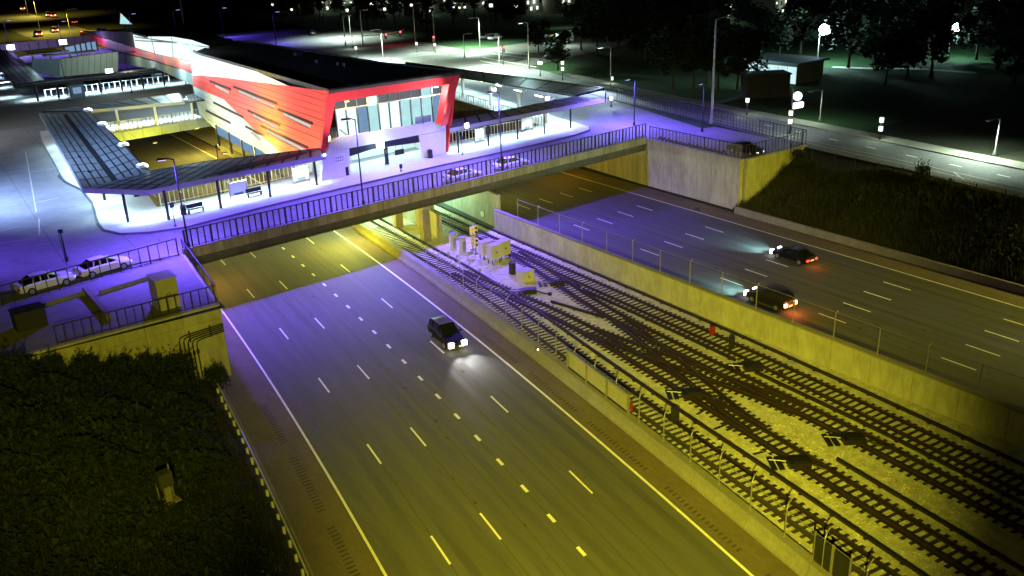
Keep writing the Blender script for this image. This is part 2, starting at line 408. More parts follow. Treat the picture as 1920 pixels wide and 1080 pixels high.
# loose stones over the bed that still read singly near the camera
sv, sf = [], []
for k in range(15000):
    y = 15+70*rng.random()**1.3; x = lerp(xin(y)+.2, 57.8, rng.random()); r = .03+.055*rng.random(); b = len(sv)
    for (dx, dy, dz) in ((-1, -.6, 0), (.9, -.8, 0), (.7, .9, 0), (-.8, .8, 0), (0, 0, 1.1)):
        sv.append((x+dx*r*(.7+.6*rng.random()), y+dy*r*(.7+.6*rng.random()), .13+dz*r*.8))
    sf += [(b, b+1, b+4), (b+1, b+2, b+4), (b+2, b+3, b+4), (b+3, b, b+4)]
mb = MB(); mb.v = sv; mb.f = sf
tag(mb.build('ballast_stones', A['ballast']), kind='stuff')

cA = curve([(5, 36.6), (15, 38.1), (26, 39.5), (33, 40.4), (38, 41.0), (43, 41.6), (49, 42.4), (56, 43.4), (62, 44.3), (68, 45.2), (75, 45.9), (81, 46.3), (87, 46.5), (95, 46.9), (110, 47.6), (130, 48.5)])
cB = curve([(5, 42.2), (15, 43.2), (25, 44.3), (34, 45.3), (44, 46.4), (53, 47.3), (60, 47.7), (68, 47.4), (75, 46.8), (81, 46.4)])
cC = curve([(5, 48.4), (15, 49.3), (23.5, 50.0), (32, 50.6), (40, 50.8), (48, 51.0), (57, 51.4), (64, 52.2), (70, 53.3), (79, 54.8), (84, 55.2)])
cD = curve([(5, 52.3), (15, 53.0), (23, 53.6), (34, 54.3), (45, 54.8), (52, 55.0), (63, 55.2), (87, 55.4), (110, 56.2), (130, 57.2)])
def rail_mesh(cf, off, y0, y1, prof, z=0.0):
    """sweep a closed section (x,z pairs) along the track"""
    mb = MB(); n = max(2, int((y1-y0)/1.2)); m_ = len(prof); vs = []; fs = []
    for i in range(n+1):
        y = lerp(y0, y1, i/n); x = cf(y)+off
        vs += [(x+px, y, z+pz) for px, pz in prof]
    for i in range(n):
        for k in range(m_): fs.append((i*m_+k, i*m_+(k+1) % m_, (i+1)*m_+(k+1) % m_, (i+1)*m_+k))
    fs += [tuple(range(m_-1, -1, -1)), tuple(range(n*m_, (n+1)*m_))]
    return mb.add(vs, fs)
RAILP = [(-.22, 0), (.22, 0), (.22, .03), (.05, .05), (.045, .17), (-.045, .17), (-.05, .05), (-.22, .03)]
GUARD = [(-.05, 0), (.05, 0), (.05, .15), (-.05, .15)]
THIRD = [(-.08, .12), (.08, .12), (.10, .26), (.12, .34), (-.12, .34), (-.10, .26)]
tie_me = MB().box((0, 0, 0), (2.6, .23, .2)).build('tie_src', A['tie'])
tie_mesh = tie_me.data; bpy.data.objects.remove(tie_me)
plate_o = MB().box((0, 0, 0), (.34, .26, .02)).build('x', A['rail']); plate_mesh = plate_o.data; bpy.data.objects.remove(plate_o)
def track(label, cf, y0, y1, third=None, thick=False, ties=True, tr_range=None, long=1.0):
    t = thing('railway_track', label, 'railway track', (cf((y0+y1)/2), (y0+y1)/2, .0))
    if ties:
        y = y0; k = 0
        while y < min(y1, 100):
            s = math.atan((cf(y+.5)-cf(y-.5)))
            inst(tie_mesh, 'sleeper', (cf(y)+random.uniform(-.05, .05), y, .075+random.uniform(-.008, .008)), t, rz=-s+random.uniform(-.012, .012), sc=(long*random.uniform(.98, 1.03), random.uniform(.9, 1.15), 1))
            y += .60
    for off in (-.75, .75):
        rail_mesh(cf, off, y0, y1, RAILP, .176).build('rail', A['rail'], t)
        rail_mesh(cf, off, y0, y1, [(-.03, .171), (.03, .171), (.03, .176), (-.03, .176)], .176).build('rail_head', A['railhead'], t)
    if thick:
        for off in (-.50, .50): rail_mesh(cf, off, y0, y1, GUARD, .177).build('guard_rail', A['rail'], t)
    if third:
        ya, yb = tr_range or (y0, y1)
        rail_mesh(cf, third, ya, yb, THIRD, .06).build('contact_rail', A['thirdrail'], t)
        yy = ya+.6
        while yy < min(yb, 95):
            MB().box((cf(yy)+third, yy, .12), (.34, .2, .16)).build('contact_rail_bracket', A['thirdrail'], t); yy += 2.6
    return t
track('leftmost railway track with dark sleepers, beside the median barrier and its fence', cA, 6, 128, third=1.95)
track('rightmost railway track, under the tall median wall, with its contact rail along the wall', cD, 6, 128, third=2.15)
track('left of the two middle tracks, with thick dark guard rails', cB, 6, 79, third=1.95, thick=True, tr_range=(6, 31))
track('right of the two middle tracks, with thick dark guard rails', cC, 6, 80, third=1.75, thick=True, tr_range=(6, 43))
def rail_piece(label, cf, off, ya, yb):
    t = thing('contact_rail', label, 'contact rail', (cf(ya)+off, ya, 0))
    rail_mesh(cf, off, ya, yb, THIRD, .06).build('rail', A['thirdrail'], t)
    yy = ya+.6
    while yy < yb-.2:
        MB().box((cf(yy)+off, yy, .12), (.34, .2, .16)).build('bracket', A['thirdrail'], t); yy += 2.6
cX = curve([(59.0, 50.6), (66.0, 49.0)])
rail_piece('short dark contact rail in the gravel wedge where the middle tracks split', cX, 0, 59.5, 65.6)
rail_piece('long dark contact rail between the right middle track and the rightmost track', cD, -1.75, 45.5, 66)
# scissors crossing between the two middle tracks
def crossing(label, p0, p1):
    cf = curve([(p0[1]-6, p0[0]), (p0[1], p0[0]), (p1[1], p1[0]), (p1[1]+6, p1[0])])
    return track(label, cf, p0[1], p1[1], None, True, ties=True, long=.98)
crossing('crossover track of the scissors, running from the left middle track up to the right one', (cB(37)+.05, 37), (cC(58), 58))
crossing('crossover track of the scissors, running from the right middle track up to the left one', (cC(37)-.05, 37), (cB(58), 58))
def switch_machine(loc, rz, label):
    t = thing('switch_machine', label, 'switch machine', loc)
    c, s = math.cos(rz), math.sin(rz)
    def q(x, y, z): return (loc[0]+x*c-y*s, loc[1]+x*s+y*c, loc[2]+z)
    MB().box(q(0, 0, .28), (1.5, .75, .42), rz).build('motor_housing', A['machine'], t)
    MB().box(q(.1, 0, .53), (1.0, .55, .10), rz).build('housing_lid', A['machine'], t)
    MB().box(q(-.1, .75, .18), (1.9, .5, .24), rz).build('gear_case', A['machine'], t)
    mb = MB(); mb.tube([q(.7, -.1, .3), q(1.5, -.7, .22), q(2.1, -.9, .15)], .07, 6); mb.build('throw_rod', A['machine'], t)
    mb = MB(); mb.tube([q(2.0, -.9, 0), q(2.0, -.9, .34)], .2, 8); mb.build('cable_pot', A['machine'], t)
    for k in range(2): MB().box(q(-1.3-.5*k, .1, .27), (.35, 1.5, .10), rz).build('tie_plate', A['machine'], t)
    mb = MB(); mb.tube([q(-.8, .3, .30), q(-1.9, .5, .33)], .05, 6); mb.build('lock_rod', A['steel'], t)
for px, py, rz, lb in ((992, 549, -.5, 'black switch machine at the far end of the left middle track, beside the white box'),
                       (1045, 533, -.5, 'black switch machine at the far end of the right middle track, near the rightmost track'),
                       (1412, 692, -.6, 'black switch machine between the right middle track and the rightmost track'),
                       (1298, 742, -.6, 'black switch machine on the yellow gravel by the left middle track, halfway down'),
                       (1600, 828, -.6, 'black switch machine in the gravel between the two middle tracks'),
                       (1498, 872, -.6, 'black switch machine on the left side of the left middle track, nearest the camera')):
    p = P(px, py, .2); switch_machine((p.x, p.y, .06), rz, lb)
def cross_bond(px0, py0, px1, py1, label):
    a = P(px0, py0, .1); b = P(px1, py1, .1)
    t = tag(MB().beam(a, b, .22, .12).build('cable_trough', A['rail']), label, 'cable trough')
cross_bond(1306, 778, 1330, 765, 'short dark cable trough in the gravel nearest the switch machine, uppermost of the row')
cross_bond(1339, 806, 1378, 789, 'dark cable trough across the yellow gravel strip, second of the row from the top')
cross_bond(1362, 808, 1392, 795, 'dark cable trough across the yellow gravel strip, third of the row from the top')
cross_bond(1412, 853, 1436, 846, 'dark cable trough across the yellow gravel strip, lowest of the row')
# ------------------------------------------------------------------ median barriers and walls
def barrier_run(t, xf, y0, y1, seg, prof, name, m, gap=.02):
    y = y0
    while y < y1:
        ye = min(y1, y+seg)-gap; mb = MB(); n = len(prof); vs = []
        for yy in (y, (y+ye)/2, ye):
            x = xf(yy); vs += [(x+px, yy, pz) for px, pz in prof]
        fs = []
        for i in range(2):
            for k in range(n): fs.append((i*n+k, i*n+(k+1) % n, (i+1)*n+(k+1) % n, (i+1)*n+k))
        fs += [tuple(range(n-1, -1, -1)), tuple(range(2*n, 3*n))]
        mb.add(vs, fs); mb.build(name, m, t); y += seg
t = thing('median_barrier', 'low sloped concrete barrier between the southbound lanes and the leftmost track', 'barrier', (XL(43.3)(60), 60, 0))
barrier_run(t, XL(43.15), 4, 160, 5.2, [(-.02, -.05), (1.05, -.05), (1.05, .84), (.42, .86), (.30, .42), (.02, .16)], 'barrier_block', A['concrete'], .05)
t = thing('median_wall', 'tall concrete wall between the rightmost track and the northbound lanes', 'wall', (58.1, 60, 0))
barrier_run(t, C_(58.05), 4, 89, 3.6, [(0, -.05), (.42, -.05), (.42, 2.6), (0, 2.6)], 'wall_panel', A['wallconc'], .05)
barrier_run(t, C_(57.98), 4, 89, 7.2, [(0, 2.6), (.56, 2.6), (.56, 2.74), (0, 2.74)], 'coping', A['concrete'], .01)
t = thing('median_wall', 'greenish lit concrete wall beside the tracks under the overpass', 'wall', (60.2, 105, 0))
barrier_run(t, lambda y: 58.9+(y-89)*.06, 89.2, 160, 3.0, [(0, -.05), (.4, -.05), (.4, 4.3), (0, 4.3)], 'wall_panel', A['wallconc'], .02)
t = thing('divider_wall', 'concrete wall between the two tracks under the overpass, behind the pier', 'wall', (51, 100, 0))
barrier_run(t, lambda y: 50.9+(y-90)*.10, 90, 130, 3.0, [(0, 0), (.4, 0), (.4, 3.2), (0, 3.2)], 'wall_panel', A['wallconc'], .02)
t = thing('roadside_wall', 'low concrete wall at the foot of the grassy bank right of the northbound lanes', 'wall', (85.2, 50, 0))
barrier_run(t, C_(85.05), 4, 74.6, 6.0, [(0, -.05), (.38, -.05), (.38, .86), (.05, .86)], 'barrier_block', A['concrete'], .02)
# guard rail on the west kerb
t = thing('guard_rail', 'steel guard rail with short posts along the dark grassy bank left of the highway', 'guard rail', (XL(18.1)(50), 50, 0))
xf = XL(18.15)
y = 30.0
mbk = MB()
for i in range(14):
    a, b = 30+i*3.0, 33+i*3.0
    if b <= 70.5:
        mb = MB().beam((xf(a), a, .66), (xf(b)+.004, b, .66), .08, .30); mb.build('rail_beam', A['guardsteel'], t)
    if a < 70: MB().box((xf(a)-.18, a, .33), (.16, .14, .78)).build('post', A['guardsteel'], t)
    if a+1.5 < 70: MB().box((xf(a+1.5)-.18, a+1.5, .33), (.16, .14, .78)).build('post', A['guardsteel'], t)
struct('kerb', ribbon(XL(18.3), XL(18.6), 20, 70.3, .10), A['concrete'])

# fence on the median barrier: leaning-top posts, wires, boards
t = thing('median_fence', 'chain link fence with bent top posts standing on the low median barrier', 'fence', (XL(44)(60), 60, .86))
ftop = XL(43.95)
ys = list(np.arange(21.2, 84, 3.0))
for k, y in enumerate(ys):
    x = ftop(y); big = 48.3 < y < 56
    h = 2.5
    mb = MB(); mb.tube([(x, y, .80), (x, y, .86+h*.78), (x+.12, y, .86+h*.92), (x+.42, y, .86+h)], .045, 6); mb.build('post', A['steel'], t)
    if k+1 < len(ys):
        y2 = ys[k+1]; x2 = ftop(y2)
        mb = MB().beam((x, y, .86+h*.74), (x2, y2, .86+h*.74), .035, .035); mb.build('top_rail', A['steel'], t)
        MB().add([(x, y, .90), (x2, y2, .90), (x2, y2, .86+h*.74), (x, y, .86+h*.74)], [(0, 1, 2, 3)]).build('mesh_panel', A['mesh'], t)
t2 = thing('board_screen', 'framed tan boards fixed along the median barrier fence beside the leftmost track', 'screen', (XL(44)(48), 48, .86))
yy = [52.2, 49.3, 46.4, 43.5]
for i in range(4):
    y = yy[i]; x = ftop(y)-.08
    MB().box((x, y, .86+.85), (.14, .16, 1.75), .09).build('frame_post', A['steel'], t2)
    if i < 3:
        y2 = yy[i+1]; x2 = ftop(y2)-.08
        MB().beam((x, y, 2.52), (x2, y2, 2.52), .16, .14).build('frame_rail', A['steel'], t2)
        MB().beam((x, y, 1.02), (x2, y2, 1.02), .10, .10).build('frame_rail', A['boxdark'], t2)
        MB().beam((x, y-.12, 1.77), (x2, y2+.12, 1.77), .03, 1.30).build('board', A['panel'], t2)
MB().box((ftop(43.1)-.05, 43.1, 1.65), (.08, .16, .8), .1).build('red_plate', A['redsign'], t2)
t3 = thing('fence_gate', 'dark gate panel in the median barrier fence at the bottom of the picture', 'gate', (XL(44)(26), 26, .86))
for (ya, yb) in ((24.9, 23.6), (23.5, 22.3)):
    MB().beam((ftop(ya), ya, 1.7), (ftop(yb), yb, 1.7), .05, 1.6).build('gate_leaf', A['boxdark'], t3)
    for y in (ya, yb): MB().box((ftop(y), y, 1.8), (.08, .08, 1.95)).build('gate_post', A['steel'], t3)
# fence on the tall wall
t = thing('wall_fence', 'wire fence with thin pipe posts on top of the tall median wall', 'fence', (58.25, 60, 2.7))
ys = list(np.arange(24, 88, 4.0))
for k, y in enumerate(ys):
    mb = MB(); pts = [(58.25, y, 1.9), (58.25, y, 5.0)]
    if k % 2 == 0: pts = [(58.25, y, 1.9), (58.25, y, 4.85), (58.32, y, 5.0), (58.55, y, 5.05)]
    mb.tube(pts, .045, 6); mb.build('post', A['steel'], t)
    if k+1 < len(ys):
        y2 = ys[k+1]
        MB().beam((58.25, y, 5.0), (58.25, y2, 5.0), .03, .03).build('top_wire', A['steel'], t)
        MB().add([(58.25, y, 2.8), (58.25, y2, 2.8), (58.25, y2, 4.95), (58.25, y, 4.95)], [(0, 1, 2, 3)]).build('mesh_panel', A['mesh_thin'], t)

# ------------------------------------------------------------------ trackside boxes and signals
def cabinet(name, label, cat, loc, d, m, rz=0.1, roofm=None, door=True, legs=0.0):
    t = thing(name, label, cat, loc)
    z0 = loc[2]+legs
    MB().box((loc[0], loc[1], z0+d[2]/2), d, rz).build('housing', m, t)
    MB().box((loc[0], loc[1], z0+d[2]+.03), (d[0]*1.08, d[1]*1.08, .06), rz).build('lid', roofm or m, t)
    c, s = math.cos(rz), math.sin(rz)
    if door:
        for sx in (-.25, .25):
            x, y = sx*d[0], -d[1]/2-.012
            MB().box((loc[0]+x*c-y*s, loc[1]+x*s+y*c, z0+d[2]*.5), (d[0]*.44, .03, d[2]*.84), rz).build('door', m, t)
            x, y = sx*d[0]*.25, -d[1]/2-.05
            MB().box((loc[0]+x*c-y*s, loc[1]+x*s+y*c, z0+d[2]*.5), (.05, .05, .2), rz).build('handle', A['darksteel'], t)
    if legs:
        for sx in (-.4, .4):
            for sy in (-.4, .4):
                x, y = sx*d[0], sy*d[1]
                MB().box((loc[0]+x*c-y*s, loc[1]+x*s+y*c, loc[2]+legs/2), (.08, .08, legs), rz).build('leg', A['darksteel'], t)
    return t
p = P(985, 526, .06); cabinet('relay_box', 'pale square relay box with a bright yellow-lit front on the gravel island between the tracks', 'relay box', (p.x, p.y, .06), (1.45, 1.2, 1.15), A['boxgrey'])
p = P(961, 515, .06); cabinet('relay_box', 'small dark box on the gravel left of the pale square relay box', 'relay box', (p.x, p.y, .06), (.55, .5, 1.3), A['boxdark'])
for px, py, d, lb, m in ((912, 485, (1.5, .9, 1.5), 'grey case on legs, leftmost of the pair on the island between the tracks', 'boxgrey'),
                         (927, 494, (1.3, .9, 1.6), 'grey case on legs, middle of the row on the island between the tracks', 'boxgrey'),
                         (944, 486, (1.5, .9, 1.6), 'case with yellow-lit end, rightmost of the row on the island between the tracks', 'boxgrey')):
    p = P(px, py, .06); cabinet('equipment_case', lb, 'equipment case', (p.x, p.y, .06), d, A[m], legs=.6)
def signal_post(label, px, py, h, heads, m='signal_yellow', lens='lamp_warm'):
    p = P(px, py, .06); t = thing('track_signal', label, 'track signal', (p.x, p.y, .06))
    MB().tube([(p.x, p.y, .06), (p.x, p.y, h)], .09, 8).build('post', A['steel'], t)
    MB().box((p.x, p.y, .16), (.5, .5, .2)).build('base', A['concrete'], t)
    for i, hz in enumerate(heads):
        hd = MB().box((p.x, p.y-.06, hz), (.5, .35, .95)).build('signal_head', A[m], t)
        for dz in (-.25, .25): MB().tube([(p.x, p.y-.24, hz+dz), (p.x, p.y-.34, hz+dz)], .15, 10).build('lens_hood', A['boxdark'], hd)
    return t, p
signal_post('twin-headed yellow signal post near the bridge pier, left one of the two', 887, 470, 3.0, (2.5, 1.3))
signal_post('twin-headed yellow signal post near the bridge pier, right one of the two', 893, 478, 3.6, (3.1, 1.6))
for px, py, lb in ((850, 470, 'pale violet upright drum cabinet beside the bridge pier, nearest the pier'), (868, 477, 'pale violet upright drum cabinet on the gravel island, second from the pier')):
    p = P(px, py, .06); t = thing('drum_cabinet', lb, 'cabinet', (p.x, p.y, .06))
    MB().tube([(p.x, p.y, .06), (p.x, p.y, 2.1)], .42, 14).build('drum', A['boxgrey'], t); MB().tube([(p.x, p.y, 2.1), (p.x, p.y, 2.2)], .46, 14).build('lid', A['steel'], t)
    MB().box((p.x, p.y-.43, 1.1), (.4, .05, 1.2)).build('hatch', A['steel'], t)
rr = random.Random(3)
for i, (px, py) in enumerate(((842, 486), (858, 495), (876, 490), (880, 503), (862, 508), (900, 515))):
    p = P(px, py, .06); t = thing('cable_riser', 'thin upright cable riser on the gravel island, '+('nearest the drum cabinets', 'just below the drum cabinets', 'between the drum and the signal posts', 'below the twin-headed signals', 'lowest and leftmost', 'nearest the equipment cases')[i], 'cable riser', (p.x, p.y, .06), 'cable risers on the gravel island')
    hh = rr.uniform(.6, 1.3)
    MB().tube([(p.x, p.y, .06), (p.x, p.y, hh)], .05, 6).build('pipe', A['steel'], t); MB().box((p.x, p.y, hh), (.22, .18, .3)).build('junction_box', A['boxgrey'], t)
p = P(1334, 644, .06); t = thing('track_signal', 'small red signal on a short post between the right middle and rightmost tracks', 'track signal', (p.x, p.y, .06))
MB().tube([(p.x, p.y, .06), (p.x, p.y, 1.5)], .06, 8).build('post', A['steel'], t); MB().box((p.x, p.y-.05, 1.35), (.45, .25, .75)).build('signal_head', A['redsign'], t)
for dz in (-.18, .18): MB().tube([(p.x, p.y-.17, 1.35+dz), (p.x, p.y-.25, 1.35+dz)], .11, 10).build('lens', A['redoff'], t)
p = P(1371, 655, .06); cabinet('relay_box', 'slim dark box beside the rightmost track, right of the small red signal', 'relay box', (p.x, p.y, .06), (.35, .35, 1.1), A['boxdark'])
p = P(1265, 792, .06); cabinet('relay_box', 'dark box standing on the leftmost track edge by the yellow gravel', 'relay box', (p.x, p.y, .06), (.45, .45, 1.15), A['boxdark'])
for px, py, lb in ((1007, 656, 'small white reflector lamp on the median barrier near the curved fence posts'),):
    p = P(px, py, .95); t = thing('marker_lamp', lb, 'marker lamp', (p.x, p.y, .86)); MB().box((p.x, p.y, 1.0), (.18, .18, .28)).build('housing', A['boxdark'], t); MB().tube([(p.x, p.y-.09, 1.02), (p.x, p.y-.14, 1.02)], .10, 10).build('lens', A['lamp_warm'], t)
p = P(905, 401, 2.6); t = thing('round_sign', 'round cream sign on the wall beside the tracks under the overpass edge', 'sign', (58.9, p.y, 2.0))
q = PP(905, 401, Vector((58.8, 88, 0)), Vector((1, -.06, 0)))
MB().tube([(q.x, q.y, q.z), (q.x-.08, q.y, q.z)], .42, 18).build('disc', A['white'], t); MB().tube([(q.x+.04, q.y, q.z), (q.x-.03, q.y, q.z)], .50, 18).build('rim', A['darksteel'], t)

# ------------------------------------------------------------------ overpass
def YF(x): return 86.1+(x-21.2)*.0954
t = thing('overpass', 'concrete and steel overpass carrying the bus roadway across the highway', 'bridge', (53, YF(53), 5))
for k in range(6):
    off = .35+k*3.2
    MB().beam((19.5, YF(19.5)+off, 5.50), (86.5, YF(86.5)+off, 5.50), .5, .86).build('girder', A['girder'], t)
    MB().beam((19.5, YF(19.5)+off-.02, 5.05), (86.5, YF(86.5)+off-.02, 5.05), .8, .07).build('girder_flange', A['girder'], t)
n = 38
for i in range(n):
    xa = 20.2+i*(86.3-20.2)/n; xb = xa+(86.3-20.2)/n-.03
    MB().beam((xa, YF(xa)+.02, 6.44), (xb, YF(xb)+.02, 6.44), .30, .98).build('fascia_panel', A['stained'], t)
MB().beam((20.2, YF(20.2)-.02, 6.97), (86.3, YF(86.3)-.02, 6.97), .46, .08).build('coping', A['concrete'], t)
for x in (49.4,):
    for dy in (2.0, 9.0, 17): MB().box((x, YF(x)+dy, 2.45), (1.0, 1.0, 4.9)).build('pier_column', A['stained'], t)
    MB().beam((x, YF(x)+.9, 4.62), (x, YF(x)+19, 4.62), 1.3, .66).build('pier_cap', A['stained'], t)
for x, zc in ((51.6, 3.3),):
    MB().box((x, YF(x)+4.5, 2.45), (.9, .9, 4.9)).build('pier_column', A['stained'], t)

def picket_rail(label, a, b, z, h, step, name='bridge_railing', thick=.05, wide_every=0, mid=False, m='fence', screen=False):
    a = Vector(a); b = Vector(b); d = b-a; L = d.length; n = int(L/step)
    t = thing(name, label, 'railing', (a.x, a.y, z if not callable(z) else z(0)))
    zf = z if callable(z) else (lambda s: z)
    me = MB().box((0, 0, h/2), (thick*.8, thick*1.3, h)).build('x', A[m]); pm = me.data; bpy.data.objects.remove(me)
    rz = math.atan2(d.y, d.x)
    for i in range(n+1):
        s = i/n; p = a+d*s
        inst(pm, 'picket', (p.x, p.y, zf(s)), t, rz=rz+math.pi/2, sc=(1.8, 1.5, 1.03) if wide_every and i % wide_every == 0 else None)
    za, zb = zf(0), zf(1)
    if screen:
        k = max(1, n//4); nv = Vector((-d.y, d.x)).normalized()*.06
        for i in range(k):
            p, q = a+d*(i/k)+nv, a+d*((i+.985)/k)+nv
            MB().add([(p.x, p.y, za+.16), (q.x, q.y, za+.16), (q.x, q.y, za+h-.06), (p.x, p.y, za+h-.06)], [(0, 1, 2, 3)]).build('light_catch_panel', A['screen'], t)  # translucent infill added behind the pickets to catch violet lamp light
    MB().beam((a.x, a.y, za+h), (b.x, b.y, zb+h), .09, .08).build('top_rail', A[m], t)
    MB().beam((a.x, a.y, za+.12), (b.x, b.y, zb+.12), .06, .06).build('bottom_rail', A[m], t)
    if mid: MB().beam((a.x, a.y, za+h*.5), (b.x, b.y, zb+h*.5), .05, .05).build('middle_rail', A[m], t)
    return t
picket_rail('long dark picket railing along the south edge of the overpass', (20.6, YF(20.6)), (86.2, YF(86.2)), 7.01, 1.75, .66, thick=.085, wide_every=4, screen=True)

# ------------------------------------------------------------------ plaza deck with its two wells
wellW = [(22.6, 104.6), (29, 104.9), (43.0, 107.6), (46.5, 158), (27.4, 155.5)]
wellE = [(62.0, 109.5), (81.5, 110.2), (86.5, 158), (66.5, 158)]
def deck_piece(mb, poly): mb.prism(poly, 5.55, ZD)
mb = MB()
deck_piece(mb, [(-60, 88), (20.2, YF(20.2)+.2), (22.6, 104.6), (27.4, 155.5), (26, 170), (-60, 170)])
deck_piece(mb, [(20.2, YF(20.2)+.2), (86.3, YF(86.3)+.2), (81.5, 110.2), (62.0, 109.5), (43, 107.6), (29, 104.9), (22.6, 104.6)])
deck_piece(mb, [(86.3, YF(86.3)+.2), (97.2, 92), (103.5, 118), (112, 170), (88, 170), (86.5, 158), (81.5, 110.2)])
deck_piece(mb, [(43, 107.6), (62, 109.5), (66.5, 158), (46.5, 158)])
deck_piece(mb, [(27.4, 155.5), (46.5, 158), (66.5, 158), (86.5, 158), (88, 170), (26, 170)])
deck_piece(mb, [(-60, 170), (112, 170), (118, 206), (-60, 206)])
deck_piece(mb, [(-60, 206), (24, 206), (26, 300), (-60, 300)])
deck_piece(mb, [(60, 206), (118, 206), (130, 300), (66, 300)])
deck_piece(mb, [(24, 206), (60, 206), (60, 213), (24.3, 213)])
deck_piece(mb, [(25.6, 278), (63, 278), (66, 300), (26, 300)])
struct('bus_plaza', mb, A['deckconc'])
# pads beyond the parapets
mb = MB(); mb.prism([(-30, 70.6), (18.5, 70.9), (20.1, 85.9), (-30, 84)], 6.0, ZD-.01); struct('parking_pad', mb, A['deckconc'])
mb = MB(); mb.prism([(86.3, 75.3), (98.6, 75.3), (99.6, 92.0), (86.3, YF(86.3)-.1)], 6.0, ZD-.01); struct('parking_pad_east', mb, A['deckconc'])
# raised platforms (kerbed islands)
def smooth_poly(pts, it=2):
    for _ in range(it):
        q = []
        for i in range(len(pts)):
            a, b = pts[i], pts[(i+1) % len(pts)]
            q += [(a[0]*.75+b[0]*.25, a[1]*.75+b[1]*.25), (a[0]*.25+b[0]*.75, a[1]*.25+b[1]*.75)]
        pts = q
    return pts
CURB = [(19.0, 158), (16.7, 130), (16.7, 125.7), (17.5, 119.5), (17.2, 112), (15.9, 102.5), (15.8, 99.6), (16.9, 96.8), (19.4, 95.2), (23.0, 94.4), (31.2, 96.0), (39.4, 97.2), (48.3, 98.2), (55.3, 99.0), (68.2, 99.9), (74.6, 100.5), (81.0, 101.4), (84.6, 102.6), (86.0, 104.3)]
platS = CURB[4:]+[(86.6, 110), (81.6, 110.1), (62.0, 109.3), (43, 107.4), (29, 104.8), (22.65, 104.5), (23.4, 112)]
mb = MB(); mb.prism(platS, ZD-.02, ZD+.15); struct('platform', mb, A['sidewalk'])
mb = MB(); mb.prism([(19.0, 158), (16.7, 126), (17.5, 119.5), (17.2, 112), (23.4, 112), (27.3, 155.4), (27.2, 166), (20, 166)], ZD-.02, ZD+.152); struct('platform_west', mb, A['sidewalk'])
mb = MB(); mb.prism([(81.6, 110.1), (86.6, 110), (95.5, 166), (88, 166), (86.4, 158)], ZD-.02, ZD+.151); struct('platform_east', mb, A['sidewalk'])
mb = MB(); mb.prism([(27.2, 155.6), (46.4, 158.1), (66.4, 158.1), (86.4, 158.1), (88, 165), (88, 166), (27.2, 166)], ZD-.02, ZD+.153); struct('platform_north', mb, A['sidewalk'])
t = thing('kerb_edging', 'dark kerb edging curving round the white lit bus platform', 'kerb', (45, 98, ZD))
for i in range(4, len(CURB)-1):
    a, b = CURB[i], CURB[i+1]
    MB().beam((a[0], a[1], ZD+.09), (b[0], b[1], ZD+.09), .22, .19).build('kerb_stone', A['kerb'], t)
for i in range(1, 4):
    a, b = CURB[i], CURB[i+1]
    MB().beam((a[0], a[1], ZD+.09), (b[0], b[1], ZD+.09), .22, .19).build('kerb_stone', A['kerb'], t)
# faint bay lines on the plaza west of the platform
def ground_line(a, b, wd, z, m, par, name='bay_line'):
    a = Vector((a.x, a.y, z)); b = Vector((b.x, b.y, z)); d = (b-a).normalized(); n_ = Vector((-d.y, d.x, 0))*wd/2
    return MB().add([a-n_, b-n_, b+n_, a+n_], [(0, 1, 2, 3)]).build(name, A[m], par)
plaza = bpy.data.objects['bus_plaza']
for q in (((48, 284), (68, 398)), ((56, 323), (108, 314)), ((65, 380), (112, 371)), ((0, 294), (46, 284)), ((0, 434), (38, 424)), ((0, 455), (50, 450)), ((0, 274), (40, 262)), ((73, 410), (74, 440))):
    ground_line(P(*q[0], ZD), P(*q[1], ZD), .14, ZD+.006, 'paint_worn', plaza)
for q in (((62, 430), (95, 424)), ((110, 440), (126, 498)), ((296, 448), (300, 452))):
    ground_line(P(*q[0], ZD), P(*q[1], ZD), .10, ZD+.007, 'seam', plaza, 'deck_joint')
for k in range(9):
    x = -22+k*6.5; ground_line(Vector((x, 91, 0)), Vector((x+1.5, 170, 0)), .05, ZD+.005, 'seam', plaza, 'deck_joint')
for k in range(12):
    y = 94+k*6; ground_line(Vector((-40, y-4, 0)), Vector((15.5, y+.2, 0)), .05, ZD+.0055, 'seam', plaza, 'deck_joint')
for k in range(11):
    x = 24+k*6.0; ground_line(Vector((x, YF(x)+.4, 0)), Vector((x-.4, 94.0+(x-21)*.09, 0)), .05, ZD+.005, 'seam', plaza, 'deck_joint')

# ------------------------------------------------------------------ abutments
t = thing('abutment', 'east concrete abutment under the overpass and its violet-lit wing wall', 'abutment', (86, 80, 0))
def wall_panels(t, a, b, z0, z1, th, seg, m, name='wall_panel', gap=.06, outn=None):
    a = Vector((a[0], a[1], 0)); b = Vector((b[0], b[1], 0)); L = (b-a).length; n = max(1, round(L/seg)); d = (b-a)/n
    z1f = z1 if callable(z1) else (lambda s: z1)
    for i in range(n):
        p = a+d*i+d.normalized()*gap/2; q = a+d*(i+1)-d.normalized()*gap/2
        zz = (z1f(i/n)+z1f((i+1)/n))/2
        MB().beam((p.x, p.y, (z0+zz)/2), (q.x, q.y, (z0+zz)/2), th, zz-z0).build(name, m, t)
wall_panels(t, (86.6, 92.0), (86.6, 75.0), -.05, 5.3, .6, 2.6, A['wallconc'])
wall_panels(t, (86.58, 92.0), (86.58, 75.0), 5.32, 6.66, .72, 5.2, A['wallconc'], 'parapet_panel')
wall_panels(t, (86.95, 74.8), (98.6, 74.8), -.05, 5.3, .5, 2.6, A['wallconc'])
wall_panels(t, (86.95, 74.78), (98.6, 74.78), 5.32, 6.66, .62, 5.2, A['wallconc'], 'parapet_panel')
wall_panels(t, (86.5, 92.2), (89.5, 165), -.05, 5.5, .6, 3.0, A['stained'])
